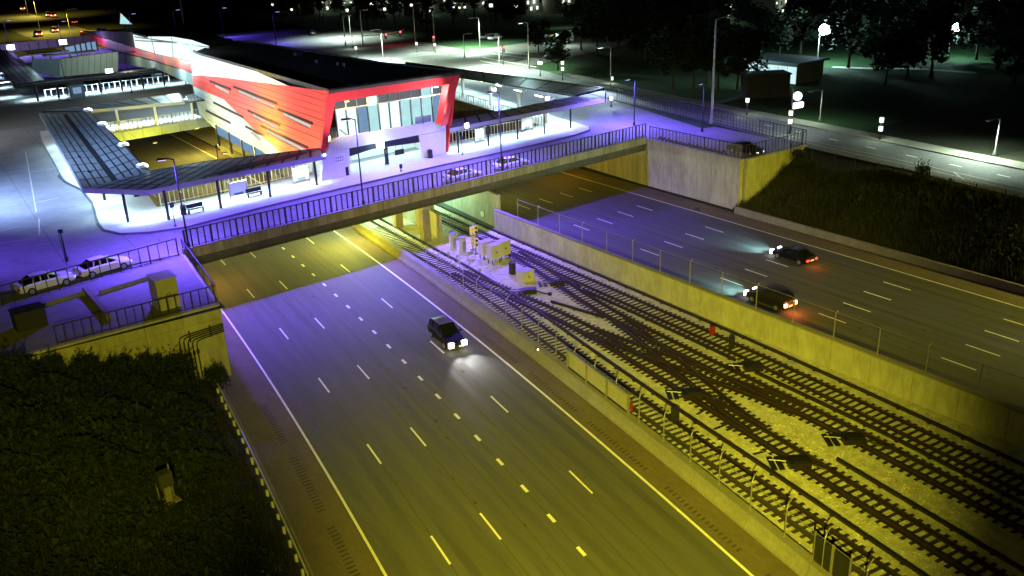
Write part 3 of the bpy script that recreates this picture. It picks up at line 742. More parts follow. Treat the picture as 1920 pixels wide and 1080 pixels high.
t = thing('abutment', 'west concrete abutment under the overpass beside the orange-lit lanes', 'abutment', (20, 95, 0))
wall_panels(t, (18.7, 71.4), (20.2, 86.2), -.05, 6.45, .5, 3.0, A['wallconc'])
wall_panels(t, (20.2, 86.4), (24, 170), -.05, 5.5, .5, 3.2, A['stained'])
t = thing('retaining_wall', 'yellow-lit concrete retaining wall below the west parking pad, half hidden by bushes', 'wall', (12, 70.7, 3))
for i, (xa, xb) in enumerate(((2, 5.6), (5.6, 9.2), (9.2, 12.6), (12.6, 15.6), (15.6, 18.75))):
    ya, yb = 70.15+.033*xa, 70.15+.033*xb
    MB().beam((xa+.015, ya, 6.0), (xb-.015, yb, 6.0), .42, 1.2).build('coping_panel', A['wallconc'], t)
    MB().beam((xa+.015, ya+.05, 2.65), (xb-.015, yb+.05, 2.65), .4, 5.4).build('wall_panel', A['wallconc'], t)
t = thing('conduit_bundle', 'five bent conduit pipes fixed on the yellow-lit retaining wall', 'pipes', (16, 70.2, 3))
for k in range(5):
    x = 15.0+k*.33; z = 4.75-k*.17
    yw = 70.15+.033*x-.34
    mb = MB(); mb.tube([(18.7, yw+.08, z+.15), (x+.45, yw, z), (x+.12, yw, z-.1), (x, yw, z-.4), (x, yw, .6+.4*(5-k)*.3)], .055, 6)
    pp = mb.build('pipe', A['darksteel'], t, True)
    MB().box((x, yw-.03, 2.9+.05*k), (.2, .16, .32)).build('coupling', A['boxdark'], pp)
for x in (15.9, 17.6): MB().box((x, 70.2+.033*x-.28, 4.5), (.10, .12, 1.0)).build('strap', A['darksteel'], t)

# west pad furniture
picket_rail('dark picket railing above the yellow-lit retaining wall on the west pad', (18.6, 71.0), (6.4, 70.55), 6.6, 1.5, .62, wide_every=3)
picket_rail('dark picket railing between the west pad and the two white cars parked behind it', (19.7, 85.7), (-4, 80.9), ZD, 1.75, .9, wide_every=3)
picket_rail('short dark picket railing at the west end of the overpass, turning down beside the highway', (20.4, 86.6), (18.9, 71.6), 6.5, 1.35, .8, wide_every=4)
picket_rail('dark picket railing along the violet-lit wing wall of the east pad', (86.5, 91.8), (86.6, 75.1), 6.68, 1.75, .62, wide_every=4, screen=True)
picket_rail('dark picket railing above the yellow-lit end wall of the east pad', (86.9, 74.8), (98.5, 74.8), 6.68, 1.75, .6, wide_every=3)
picket_rail('long picket railing between the plaza and the street on the right', (103.4, 118), (98.7, 75.0), 6.55, 2.0, .66, wide_every=4)
p0 = P(160, 547, ZD); p1 = P(206, 600, ZD)
t = tag(MB().beam((p0.x, p0.y, 6.75), (p1.x, p1.y, 6.75), .4, .5).build('low_wall', A['lowwall']), 'thick low wall dividing the west pad, left of the tall cabinet', 'wall')
p0 = P(188, 552, ZD); p1 = P(276, 525, ZD)
tag(MB().beam((p0.x, p0.y, 6.68), (p1.x, p1.y, 6.68), .3, .38).build('low_wall', A['lowwall']), 'low wall behind the tall cabinet, in front of the right parked car on the west pad', 'wall')
p0 = P(70, 580, ZD); p1 = P(158, 552, ZD)
tag(MB().beam((p0.x, p0.y, 6.68), (p1.x, p1.y, 6.68), .3, .38).build('low_wall', A['lowwall']), 'low wall in front of the left parked car on the west pad', 'wall')
p = P(318, 578, 6.5)
t = cabinet('utility_cabinet', 'tall pale utility cabinet with two doors behind the railing on the west pad', 'cabinet', (p.x, p.y+.8, 6.5), (1.7, 2.0, 2.6), A['boxgrey'], rz=.06)
MB().box((p.x-.1, p.y+1.3, 9.13), (.5, .3, .05), .06).build('vent', A['boxdark'], t)
p = P(58, 612, 6.5); cabinet('equipment_case', 'large dark box in the shadow at the left end of the west pad', 'equipment case', (p.x, p.y, 6.5), (2.2, 1.6, 1.5), A['boxdark'], door=False)
p = P(306, 905, 4.3)
zb = bankz(p.x, p.y)
t = thing('meter_cabinet', 'lone grey meter cabinet on a stand in the dark grass at the lower left', 'cabinet', (p.x, p.y, zb))
h0 = zb
MB().box((p.x-.1, p.y, h0+.06), (1.6, .9, .12), .2).build('slab', A['lowwall'], t)
MB().box((p.x+.1, p.y+.1, h0+1.6), (.85, .62, .95), .2).build('housing', A['cargrey'], t)
MB().box((p.x+.1, p.y-.2, h0+.62), (.42, .2, 1.1), .2).build('stand', A['concrete'], t)
for dx in (-.35, .5): MB().tube([(p.x+dx, p.y+.3, h0), (p.x+dx, p.y+.3, h0+2.4 if dx > 0 else h0+1.3)], .05, 6).build('leg', A['steel'], t)
# dark cable coils along the east pad parapet
p0 = P(1218, 258, 7.6); 
t = thing('cable_bundle', 'dark lumpy bundle lying along the parapet of the east pad', 'cables', (87.3, 85, 6.5))
rr = random.Random(5)
for k in range(16):
    y = 91-k*.78
    MB().tube([(87.4, y, 6.62), (87.5+rr.uniform(-.1, .1), y-.35, 6.75+rr.uniform(0, .2)), (87.4, y-.7, 6.60)], .16, 6).build('coil', A['boxdark'], t)
# ------------------------------------------------------------------ terminal building
ZR = 17.4
RF = P(617, 170, ZR); RR = P(865, 135, ZR); RB = P(360, 97, ZR)
FA = Vector((42.8, 102.4, ZD)); FB = Vector((60.2, 104.6, ZD))
nfront = (RR-RF).cross(FA-RF).normalized()
if nfront.y > 0: nfront = -nfront           # faces the camera
wall_n = (RB-RF).cross(FA-RF).normalized()
if wall_n.x > 0: wall_n = -wall_n
base_n = Vector((FB.y-FA.y, -(FB.x-FA.x), 0)).normalized()
T = thing('terminal_building', 'red transit terminal with slanted red frame, lit glass front and black roof over the tracks', 'station', (52, 104, ZD))
roofpts = [RF, RR, P(722, 119, ZR), P(585, 97, ZR), P(480, 80, ZR), P(437, 78, ZR), P(392, 86, ZR), RB]
MB().prism([(p.x, p.y) for p in roofpts], ZR-.35, ZR).build('roof', A['roof'], T)
for i, (px, py) in enumerate(((640, 122), (652, 124), (600, 118), (560, 104))):
    p = P(px, py, ZR); MB().box((p.x, p.y, ZR+.25), (1.2, .8, .5), .1).build('roof_vent', A['roof'], T)
rc = Vector((0, 0, 0))
for p in roofpts: rc += p
rc /= len(roofpts)
for i in range(len(roofpts)):
    a, b = roofpts[i].copy(), roofpts[(i+1) % len(roofpts)].copy()
    a = a+(rc-a).normalized()*.3; b = b+(rc-b).normalized()*.3
    MB().beam((a.x, a.y, ZR+.09), (b.x, b.y, ZR+.09), .3, .18).build('parapet_edge', A['roof'], T)
def F_(px, py, back=0.0): return PP(px, py, RF-nfront*back, nfront)
def W_(px, py, back=0.0): return PP(px, py, RF-wall_n*back, wall_n)
def B_(px, py, back=0.0): return PP(px, py, FA-base_n*back, base_n)
# red frame round the glass
for nm, poly in (('frame_header', [(617, 171), (864, 136), (842, 157), (629, 190.5)]),
                 ('frame_leg', [(617, 171.5), (629, 191), (612, 284), (602, 284)]),
                 ('frame_leg', [(864, 136.5), (838, 234), (829, 236), (843, 157.5)])):
    MB().slab([F_(*q) for q in poly], .35, nfront).build(nm, A['redframe'], T)
# splayed reveals behind the frame
def reveal(a, b, back, m, nm):
    MB().slab([F_(*a), F_(*b), F_(*b)-nfront*back, F_(*a)-nfront*back], .08).build(nm, m, T)
reveal((629, 190), (843, 156.5), 1.5, A['redframe'], 'soffit')
reveal((843, 157), (829, 234), 1.5, A['redframe'], 'reveal')
reveal((629, 191), (612, 284), 1.5, A['redframe'], 'reveal')
GB = 1.45
def G_(u, v):
    """u across the glass, v from the sill up; v 0..1 main panes, 1..1.35 transoms"""
    bl, br, tl, tr, ul, ur = (634, 259), (832, 225), (627.5, 206), (829, 175.5), (626, 190), (829, 160)
    lo = (lerp(bl[0], br[0], u), lerp(bl[1], br[1], u)); mi = (lerp(tl[0], tr[0], u), lerp(tl[1], tr[1], u)); hi = (lerp(ul[0], ur[0], u), lerp(ul[1], ur[1], u))
    q = (lerp(lo[0], mi[0], v), lerp(lo[1], mi[1], v)) if v <= 1 else (lerp(mi[0], hi[0], v-1), lerp(mi[1], hi[1], v-1))
    return F_(q[0], q[1], GB)
NP = 10
mains = ['lit_pane2', 'lit_pane2', 'dim_pane', 'lit_pane', 'lit_pane2', 'lit_pane2', 'lit_pane', 'lit_pane', 'lit_pane', 'dim_pane']
tops = ['grey_pane', 'grey_pane', 'grey_pane', 'lit_pane2', 'grey_pane', 'grey_pane', 'grey_pane', 'grey_pane', 'lit_pane', 'grey_pane']
for i in range(NP):
    u0, u1 = i/NP+.006, (i+1)/NP-.006
    MB().slab([G_(u0, .01), G_(u1, .01), G_(u1, .985), G_(u0, .985)], .05, nfront).build('window_pane', A[mains[i]], T)
    MB().slab([G_(u0, 1.03), G_(u1, 1.03), G_(u1, 1.98), G_(u0, 1.98)], .05, nfront).build('transom_pane', A[tops[i]], T)
for i in range(NP+1):
    MB().beam(G_(i/NP, 0)+nfront*.06, G_(i/NP, 2)+nfront*.06, .12, .16, nfront).build('mullion', A['mullion'], T)
MB().beam(G_(0, 1.0)+nfront*.07, G_(1, 1.0)+nfront*.07, .14, .16, nfront).build('transom_bar', A['steel'], T)
# low furniture silhouettes and stair seen behind the panes
MB().beam(G_(.73, .16)+nfront*.09, G_(.88, .16)+nfront*.09, .9, .04, nfront).build('bench_silhouette', A['slate'], T)
MB().beam(G_(.02, .30)+nfront*.09, G_(.09, .03)+nfront*.09, .16, .04, nfront).build('stair_rail', A['slate'], T)
# lower storey
def wallpoly(nm, poly, m, t=.4, back=0.0):
    return MB().slab([B_(q[0], q[1], back) for q in poly], t, base_n).build(nm, m, T)
wallpoly('sill_band', [(614, 286.5), (617, 268), (634, 258), (833, 224), (836, 243), (640, 281)], A['white_wall'])
wallpoly('wall_pier', [(606, 287.6), (640, 281.6), (655, 278.6), (657, 327), (603, 342)], A['white_wall'])
wallpoly('wall_pier', [(786, 253.8), (836, 243.6), (836, 287), (793, 296)], A['white_wall'])
wallpoly('lintel_screen', [(656, 278.5), (785, 253.5), (786, 267), (700, 279), (657, 293)], A['darksteel'], .2, .12)
# entrance hall behind the opening
bi = [B_(657, 327, 7), B_(793, 296, 7)]
MB().slab([Vector((bi[0].x+.1, bi[0].y, ZD)), Vector((bi[1].x+2, bi[1].y, ZD)), Vector((bi[1].x+2, bi[1].y, 11.3)), Vector((bi[0].x+.1, bi[0].y, 11.3))], .2, base_n).build('hall_back_wall', A['white_wall'], T)
MB().prism([(45.4, 103.5), (60, 105.3), (59.5, 112.3), (45.4, 110.5)], 11.0, 11.2).build('hall_ceiling', A['white_wall'], T)
MB().prism([(45.4, 103.4), (45.6, 103.4), (45.6, 110.4), (45.4, 110.4)], ZD, 11).build('hall_side_wall', A['white_wall'], T)
MB().prism([(60, 105.2), (60.3, 105.2), (60.3, 112.4), (60, 112.4)], ZD, 11).build('hall_side_wall', A['white_wall'], T)
for x, y in ((46, 107), (50, 107.5), (54, 108), (57.5, 108.4)):
    MB().box((x, y, 10.93), (1.6, .5, .08), .12).build('hall_lamp', A['lamp_white'], T)
    lamp('AREA', (x, y, 10.85), COOL, 300, None, 1.6, 160, parent=T, size_y=.5)
p = B_(713, 272, -.3); MB().box(p, (.9, .4, .9), .12).build('entrance_lamp', A['lamp_white'], T)
lamp('POINT', p+base_n*.6, COOL, 260, parent=T, size=.3)
q = B_(637, 299, -.05); MB().slab([B_(626, 290, -.06), B_(646, 286, -.06), B_(647, 304, -.06), B_(626, 308, -.06)], .05, base_n).build('wall_sign', A['white'], T)
for k, (ya, yb) in enumerate(((296, 292.2), (301.5, 297.6))):
    for j in range(4):
        xa = 629+j*4; MB().slab([B_(xa, ya-j*.85, -.08), B_(xa+2.6, ya-.6-j*.85, -.08), B_(xa+2.6, ya+1.6-j*.85, -.08), B_(xa, ya+2.2-j*.85, -.08)], .01, base_n).build('sign_mark', A['slate'], T)
# red side wall, clipped into courses
def clip(poly, p0, n):
    out = []
    for i in range(len(poly)):
        a, b = poly[i], poly[(i+1) % len(poly)]; da, db = (a-p0).dot(n), (b-p0).dot(n)
        if da >= 0: out.append(a)
        if (da >= 0) != (db >= 0): out.append(a+(b-a)*(da/(da-db)))
    return out
def courses(poly, m, nm, h, z0, zmax, T_, t=.12, jog=.015, nrm=None):
    z = z0; k = 0
    while z < zmax:
        c = clip(clip(poly, Vector((0, 0, z+.02)), Vector((0, 0, 1))), Vector((0, 0, z+h-.02)), Vector((0, 0, -1)))
        if len(c) > 2: MB().slab([p+nrm*(jog*(k % 3)) for p in c], t, nrm).build(nm, m, T_)
        z += h; k += 1
redpoly = [(617, 170.6), (603, 285), (525, 284), (470, 236), (420, 186), (362, 161), (362, 141), (420, 146), (490, 155.5), (541, 161.4)]
courses([W_(*q) for q in redpoly], A['red'], 'cladding_panel', .80, 4.0, 18, T, nrm=wall_n)
uppoly = [(362, 140.6), (359, 99), (480, 134), (541, 161), (490, 155), (420, 145.6)]
courses([W_(*q) for q in uppoly], A['white_wall'], 'upper_panel', 1.0, 8.0, 18, T, nrm=wall_n)
lowpoly = [(362, 161.6), (420, 186.6), (470, 236.6), (525, 284.6), (603, 285.6), (600, 330), (520, 302), (400, 238), (374, 215)]
courses([W_(*q) for q in lowpoly], A['greenwall'], 'lower_panel', .9, -1.0, 14, T, nrm=wall_n)
MB().slab([W_(617, 172, .5), W_(362, 99, .5), W_(362, 215, .5), W_(600, 335, .5)], .1, wall_n).build('wall_core', A['slot'], T)
# slots in the red wall: dark recess above, lit window below
for (a, b, th) in (((393, 152), (433, 168), 3), ((437, 162), (519, 194.5), 3), ((521, 205), (586, 231.5), 3.2), ((464, 207), (525, 235), 3), ((489, 236), (577, 277), 3), ((400, 192), (456, 220), 2.6), ((460, 237), (493, 254.5), 3), ((386, 207), (432, 230.5), 2.2)):
    d = .09
    p0, p1 = W_(*a, -.06), W_(*b, -.06)
    MB().beam(p0, p1, .34, .06, wall_n).build('slot', A['slot'], T)
    if a[1] < 240 and th >= 3 or a[0] == 489:
        q0 = W_(a[0]+11, a[1]+9, -.07); q1 = W_(b[0]-4, b[1]+6.4, -.07)
        MB().beam(q0, q1, .40, .05, wall_n).build('slot_window', A['slotglass'], T)
        q0 = W_(a[0]+10, a[1]+11.2, -.10); q1 = W_(b[0]-5, b[1]+9.2, -.10)
        MB().beam(q0, q1, .10, .05, wall_n).build('slot_sill', A['slot'], T)
# concourse windows below the lower wall
for k in range(5):
    a = W_(407+k*24, 246+k*14.2, -.02); b = W_(427+k*24, 257+k*14.2, -.02)
    MB().slab([a+Vector((0, 0, .9)), b+Vector((0, 0, .9)), b-Vector((0, 0, .5)), a-Vector((0, 0, .5))], .06, wall_n).build('concourse_window', A['dim_pane'], T)
    MB().beam(a+Vector((0, 0, 1)), a-Vector((0, 0, 2.4)), .3, .3).build('concourse_post', A['darksteel'], T)
# east and north sides
E0, E1 = Vector((62.6, 105.6, 0)), roofpts[4]
MB().slab([Vector((61, 106, .5)), Vector((E1.x-3, E1.y, .5)), Vector((E1.x-.3, E1.y, ZR-.4)), Vector((RR.x-.2, RR.y+.6, ZR-.4))], .3).build('east_wall', A['red'], T)
# front soffit lamps and yellow uplight
for u in (.08, .30, .9):
    p = F_(lerp(634, 838, u), lerp(193, 160, u), .9); MB().box(p, (.5, .2, .1)).build('soffit_lamp', A['lamp_yellow'] if u < .5 else A['lamp_white'], T)
    lamp('POINT', p-Vector((0, 0, .35))+nfront*.3, (1, .75, .25) if u < .5 else (1, .92, .85), 1000, parent=T, size=.2)

# sodium flood on the well side that warms the red wall
hp = W_(505, 222); fp = hp+wall_n*8.0-Vector((0, 0, 3.6))
t_ = thing('floodlight', 'sodium flood lamp on a short bracket in the left well, under the red wall', 'floodlight', fp)
MB().box(fp, (.5, .4, .35)).build('housing', A['darksteel'], t_); MB().box(fp+Vector((.28, 0, .06)), (.04, .32, .26)).build('lens', A['lamp_yellow'], t_)
MB().tube([fp, Vector((fp.x, fp.y, .1))], .10, 8).build('post', A['darksteel'], t_)
lamp('SPOT', fp+Vector((.35, 0, .1)), (1, .70, .05), 32000, hp, .3, 100, 1.0, parent=t_)

# footbridge and north hall
bn = Vector((-1, .09, 0)).normalized(); bp = Vector((RB.x, RB.y, 0))
def N_(px, py, back=0.0): return PP(px, py, bp-bn*back, bn)
T2 = thing('north_hall', 'red footbridge and north hall with a bright glass opening in its dark roof', 'station', (bp.x, bp.y, ZD))
for nm, m, poly in (('red_band', 'red', [(150, 59), (250, 89), (292, 102), (361, 117), (362, 136), (285, 112), (220, 95), (180, 82), (150, 74)]),
                    ('lower_band', 'ramp', [(215, 97), (285, 114), (362, 138), (362, 160), (300, 132), (222, 118)]),
                    ('dark_parapet', 'roof', [(155, 57.5), (245, 60), (250, 88.5), (152, 58)])):
    pts = [N_(*q) for q in poly]
    nz = 0
    for i in range(len(pts)): nz += (pts[i].cross(pts[(i+1) % len(pts)])).dot(bn)
    if nz < 0: pts = pts[::-1]
    MB().slab(pts, .4, bn).build(nm, A[m], T2)
atr = [(248, 64), (272, 68.5), (322, 69), (358, 75), (391, 86.5), (359, 99), (361, 116), (292, 101), (253, 89)]
pts = [N_(*q, .6) for q in atr]
MB().slab(pts[::-1], .1, bn).build('glass_wall', A['lit_pane2'], T2)
for (a, b) in (((252, 69), (392, 89)), ((253, 76), (340, 80)), ((283, 69), (290, 100)), ((322, 70), (325, 108)), ((356, 76), (358, 98))):
    MB().beam(N_(*a, .5), N_(*b, .5), .25, .12, bn).build('glazing_bar', A['ramp'], T2)
ZN = N_(272, 68.5).z
rp = [P(245, 61, ZN), P(272, 68, ZN), P(322, 68.5, ZN), P(358, 74.5, ZN), P(391, 86, ZN), P(440, 77, ZN), P(345, 50, ZN), P(300, 52, ZN)]
MB().prism([(p.x, p.y) for p in rp], ZN-.3, ZN+.05).build('roof', A['roof'], T2)
z2 = N_(155, 57.5).z
rp = [P(156, 57.5, z2), P(245, 61, z2), P(300, 52, z2), P(230, 54, z2)]
MB().prism([(p.x, p.y) for p in rp], z2-.3, z2).build('roof', A['roof'], T2)
for px, py, f in ((186, 56, .4), (196, 57, .4), (226, 66, .4), (237, 68, .4)):
    p = P(px, py+3, z2); MB().box((p.x, p.y, z2+.6), (1.4, 1.0, 1.2)).build('roof_unit', A['slate'], T2)
for px, py, pw in ((310, 108, 900), (335, 120, 700)):
    p = N_(px, py, -2.5); lamp('POINT', p, COOL, pw*5, parent=T2, size=.8)
p = N_(280, 108, -3); lamp('POINT', p, (1, .8, .1), 500, parent=T2, size=.5)
p = N_(172, 72, -3); lamp('POINT', p, (.75, .5, 1), 700, parent=T2, size=.5)
p = N_(235, 100, -5)
lamp('POINT', p, (1, .9, .85), 900, parent=T2, size=.6)

# ------------------------------------------------------------------ canopies
def patch(t, a, b, c, d, nu, nv, m='canopy_panel', gap=.12, th=.06, frame=True, nm='roof_panel'):
    a, b, c, d = [Vector(p) for p in (a, b, c, d)]
    def q(u, v): return (a*(1-u)+b*u)*(1-v)+(d*(1-u)+c*u)*v
    nrm = (b-a).cross(d-a).normalized()
    if nrm.z < 0: nrm = -nrm
    Lu = (b-a).length/nu; Lv = (d-a).length/nv
    gu, gv = gap*1.7/Lu, gap/Lv
    for i in range(nu):
        for j in range(nv):
            pts = [q((i+gu)/nu, (j+gv)/nv), q((i+1-gu)/nu, (j+gv)/nv), q((i+1-gu)/nu, (j+1-gv)/nv), q((i+gu)/nu, (j+1-gv)/nv)]
            x = (pts[1]-pts[0]).cross(pts[2]-pts[0])
            if x.z < 0: pts = pts[::-1]
            MB().slab(pts, th, nrm).build(nm, A[m], t)
    if frame:
        pts = [q(0, 0), q(1, 0), q(1, 1), q(0, 1)]
        if (pts[1]-pts[0]).cross(pts[2]-pts[0]).z < 0: pts = pts[::-1]
        MB().slab([p-nrm*(th*.6) for p in pts], .22, nrm).build('roof_frame', A['canopy_frame'], t)
        ins = [p+(sum(pts, Vector((0, 0, 0)))/4-p)*.03-nrm*(th*.6+.225) for p in pts]
        MB().slab(ins, .03, nrm).build('soffit_panel', A['canopy_soffit'], t)
def fascia(t, pts, h, m='canopy_frame', w=.14):
    for a, b in zip(pts, pts[1:]):
        a = Vector(a); b = Vector(b); MB().beam(a-Vector((0, 0, h/2-.04)), b-Vector((0, 0, h/2-.04)), w, h).build('fascia', A[m], t)
def canopy_post(t, x, y, h, m='darksteel', r=.16, arm=None, fork=True):
    MB().tube([(x, y, ZD+.14), (x, y, h)], r, 8).build('post', A[m], t)
    if arm: MB().beam((x, y, h-.15), (x+arm[0], y+arm[1], h+.25), .18, .22).build('post_arm', A[m], t)
def strip_light(t, x, y, z, pw, col=COOL, rz=0.1, L=2.2, fix=True):
    sprd = 118 if rz < 1 else 160
    if fix: MB().box((x, y, z), (L, .24, .10), rz).build('strip_lamp', A['lamp_white'], t)
    lamp('AREA', (x, y, z-.12), col, pw, None, L, sprd, parent=t, size_y=.4)
PW = 420
CW = thing('bus_canopy', 'L-shaped bus canopy with gridded dark roof panels left of the red terminal', 'canopy', (19, 104, ZD))
oN, oS = (19.8, 160, 10.5), (15.3, 103.5, 10.4)
mN, mS = (23.1, 158.2, 10.1), (19.05, 104.9, 10.0)
iN, iS = (26.3, 156.0, 10.6), (22.9, 106.3, 10.5)
patch(CW, oS, oN, (mN[0]-.25, mN[1], mN[2]), (mS[0]-.25, mS[1], mS[2]), 13, 4)
patch(CW, (mS[0]+.25, mS[1], mS[2]), (mN[0]+.25, mN[1], mN[2]), iN, iS, 13, 4)
MB().beam((mS[0], mS[1], 9.92), (mN[0], mN[1], 10.02), .5, .1).build('gutter', A['boxdark'], CW)
oE, iE, iM = (41.7, 100.1, 10.3), (42.3, 102.7, 10.6), (29.2, 105.9, 10.6)
oC = (20.8, 98.4, 10.2)
patch(CW, oS, oC, iM, iS, 5, 5)
patch(CW, oC, oE, iE, iM, 11, 4)
fascia(CW, [oN, oS, oC, oE], .55, 'fascia'); fascia(CW, [iE, iM, iS, iN], .4)
for x, y, h in ((18.6, 100.6, 10.0), (22.3, 98.4, 9.9), (28.2, 99.0, 9.9), (34.3, 99.8, 9.9), (40.6, 101.0, 9.9)): canopy_post(CW, x, y, h, arm=(.2, 2.2))
for y in (112, 122, 132, 142, 152): canopy_post(CW, 18.0+(y-104)*.08, y, 10.0, arm=(-1.2, 0))
for k in range(6): strip_light(CW, 20.2+k*3.9, 100.8+.08*(k*3.9), 9.75, PW)
for k in range(8): strip_light(CW, 17.6+(104+k*6.4-104)*.08, 105+k*6.4, 9.8, PW*.9, rz=1.5)
CWl = []
for i, (px, py) in enumerate(((165, 207), (192, 233), (232, 272), (267, 312))):
    p = P(px, py, 10.9)
    t = thing('floodlight', ('floodlight on the inner roof edge of the gridded canopy, farthest of the four', 'floodlight on the inner roof edge of the gridded canopy, second from the far end', 'floodlight on the inner roof edge of the gridded canopy, third from the far end', 'floodlight at the near inner corner of the gridded canopy roof')[i], 'floodlight', (p.x, p.y, 10.55))
    MB().box((p.x, p.y, 10.7), (.25, .25, .4)).build('bracket', A['steel'], t)
    MB().box((p.x-.05, p.y, 11.0), (1.0, .8, .34), .4).build('housing', A['white'], t)
    MB().box((p.x+.42, p.y-.15, 10.98), (.10, .6, .26), .2).build('lens', A['lamp_white'], t)
    MB().box((p.x-.05, p.y-.02, 11.19), (.8, .6, .03), .4).build('diffuser', A['lamp_white'], t)
    tgt = W_(*((420, 130), (440, 170), (500, 190), (590, 200))[i])
    lamp('SPOT', Vector((p.x+.6, p.y, 10.95)), (1.0, .93, .86), (19000, 17000, 16000, 22000)[i], tgt, .25, 75, .8, parent=t)
CN = thing('bus_canopy', 'narrow canopy along the far side of the left well, partly slatted', 'canopy', (35, 160, ZD))
a, b, c, d = P(79, 208, 10.5), P(338, 174, 10.5), P(346, 190, 10.2), P(166, 207, 10.2)
patch(CN, d, c, b, a, 8, 2)
fascia(CN, [d, c], .5, 'greenwall')
a, b, c, d = P(350, 177, 10.5), P(418, 164, 10.5), P(428, 181, 10.2), P(353, 190, 10.2)
patch(CN, d, c, b, a, 12, 1, 'white', .16, .08)
for x, h in ((30.5, 10), (36.5, 10), (42.5, 10)):
    canopy_post(CN, x, 156.8, h, 'white', .2, arm=(.0, 2.5))
for k in range(5): strip_light(CN, 29+k*3.6, 160, 9.75, PW*.9)
CE = thing('bus_canopy', 'L-shaped bus canopy with long ribbed roof right of the red terminal', 'canopy', (84, 108, ZD))
eo0, eo1 = P(760, 116, 10.7), P(1134, 165, 10.7); ei0, ei1 = P(800, 133, 10.2), P(1077, 179, 10.2)
patch(CE, ei1, ei0, eo0, eo1, 9, 6)
so0, so1 = P(843, 241, 10.15), P(1133, 185, 10.15); si0, si1 = P(849, 224, 10.6), P(1077, 180, 10.6)
patch(CE, so0, so1, si1, si0, 11, 4)
fascia(CE, [so0, so1], .55, 'fascia'); fascia(CE, [eo1, eo0], .5)
MB().slab([so1, Vector((eo1.x, eo1.y, 10.66)), Vector((eo1.x, eo1.y, 9.7)), Vector((so1.x, so1.y, 9.6))], .12).build('end_panel', A['canopy_panel'], CE)
for k in range(6):
    f = (k+.5)/6; p = Vector(so1).lerp(Vector(eo1), f); MB().box((p.x+.08, p.y-.12, 10.05), (.08, .12, .9), .6).build('end_rib', A['canopy_frame'], CE)
for x, y, h in ((62.4, 103.6, 9.8), (67.7, 104.2, 9.8), (73.2, 104.9, 9.8), (78.2, 105.2, 9.8), (83.4, 105.6, 9.8)): canopy_post(CE, x, y, h, arm=(.1, 2.2), r=.13)
for y in (112, 121, 131, 142, 152): canopy_post(CE, 83.6+(y-110)*.115, y, 9.9, 'white', .28, arm=(1.6, 0))
for k in range(6): strip_light(CE, 63+k*3.9, 105.2+.09*k*3.9, 9.72, PW)
for k in range(7): strip_light(CE, 85.0+(110+k*7-108)*.115, 110+k*7, 9.75, PW*.9, rz=1.45)
for px, py, pw, lb in ((925, 168, 900, 'glaring white flood lamp under the ribbed canopy, beside the right well'), (1025, 184, 500, 'bright white flood lamp at the inner corner of the ribbed canopy'), (874, 234, 200, 'white lamp on the canopy roof just right of the red terminal')):
    p = P(px, py, 10.0 if px != 874 else 10.8); t = thing('floodlight', lb, 'floodlight', p)
    MB().box(p, (.5, .4, .45), .2).build('housing', A['white'], t); MB().box(p-Vector((.05, .28, .05)), (.8 if pw > 300 else .55, .12, .65), .15).build('lens', A['lamp_white'], t)
    lamp('POINT', p-Vector((0, .8, .4)), COOL, pw, parent=t, size=.3)
    if px == 874: lamp('SPOT', p+Vector((-.3, -.9, .5)), (1, .86, .95), 12000, F_(770, 165), .2, 75, .9, parent=t)
p = P(606, 291, 10.9); t = thing('floodlight', 'small floodlight added on the end of the left canopy roof to light the red frame', 'floodlight', p)
MB().box(p, (.4, .35, .3), .2).build('housing', A['white'], t); MB().box(p+Vector((.1, -.2, .05)), (.3, .06, .22), .2).build('lens', A['lamp_white'], t)
lamp('SPOT', p+Vector((.3, -1.1, .2)), (1, .86, .95), 6500, F_(690, 175), .2, 80, .9, parent=t)  # added fixture, throws light on the red frame header

# railings and boards round the wells
picket_rail('white picket railing along the near edge of the left well', (23.2, 104.9), (42.8, 107.4), ZD+.15, 1.45, .55, 'well_railing', .06, 5, m='white')
picket_rail('white picket railing along the near edge of the right well', (62.3, 109.4), (81.4, 110.0), ZD+.15, 1.45, .55, 'well_railing', .06, 5, m='white')
picket_rail('white picket railing along the far edge of the left well', (27.6, 155.8), (46.2, 158.0), ZD+.15, 1.5, .7, 'well_railing', .09, 4, m='steel')
picket_rail('white picket railing on the far side of the right well under the ribbed canopy', (81.7, 110.6), (86.3, 157), ZD+.15, 1.4, .9, 'well_railing', .09, 5, m='white')
t = thing('edge_beam', 'greenish concrete beam along the far edge of the left well', 'beam', (36, 156, 5))
for i in range(6):
    a = Vector((27.4, 155.4, 5.8)).lerp(Vector((46.4, 157.8, 5.8)), i/6); b = Vector((27.4, 155.4, 5.8)).lerp(Vector((46.4, 157.8, 5.8)), (i+1)/6)
    MB().beam(a+(b-a)*.01, b-(b-a)*.01, .35, 1.5).build('beam_panel', A['ramp'], t)
# well side walls and far walls
t = thing('well_wall', 'grey panelled wall on the far side of the right well', 'wall', (74, 158, 3))
wall_panels(t, (62, 150), (87, 150), -.05, 6.4, .3, 3.0, A['lowwall'])
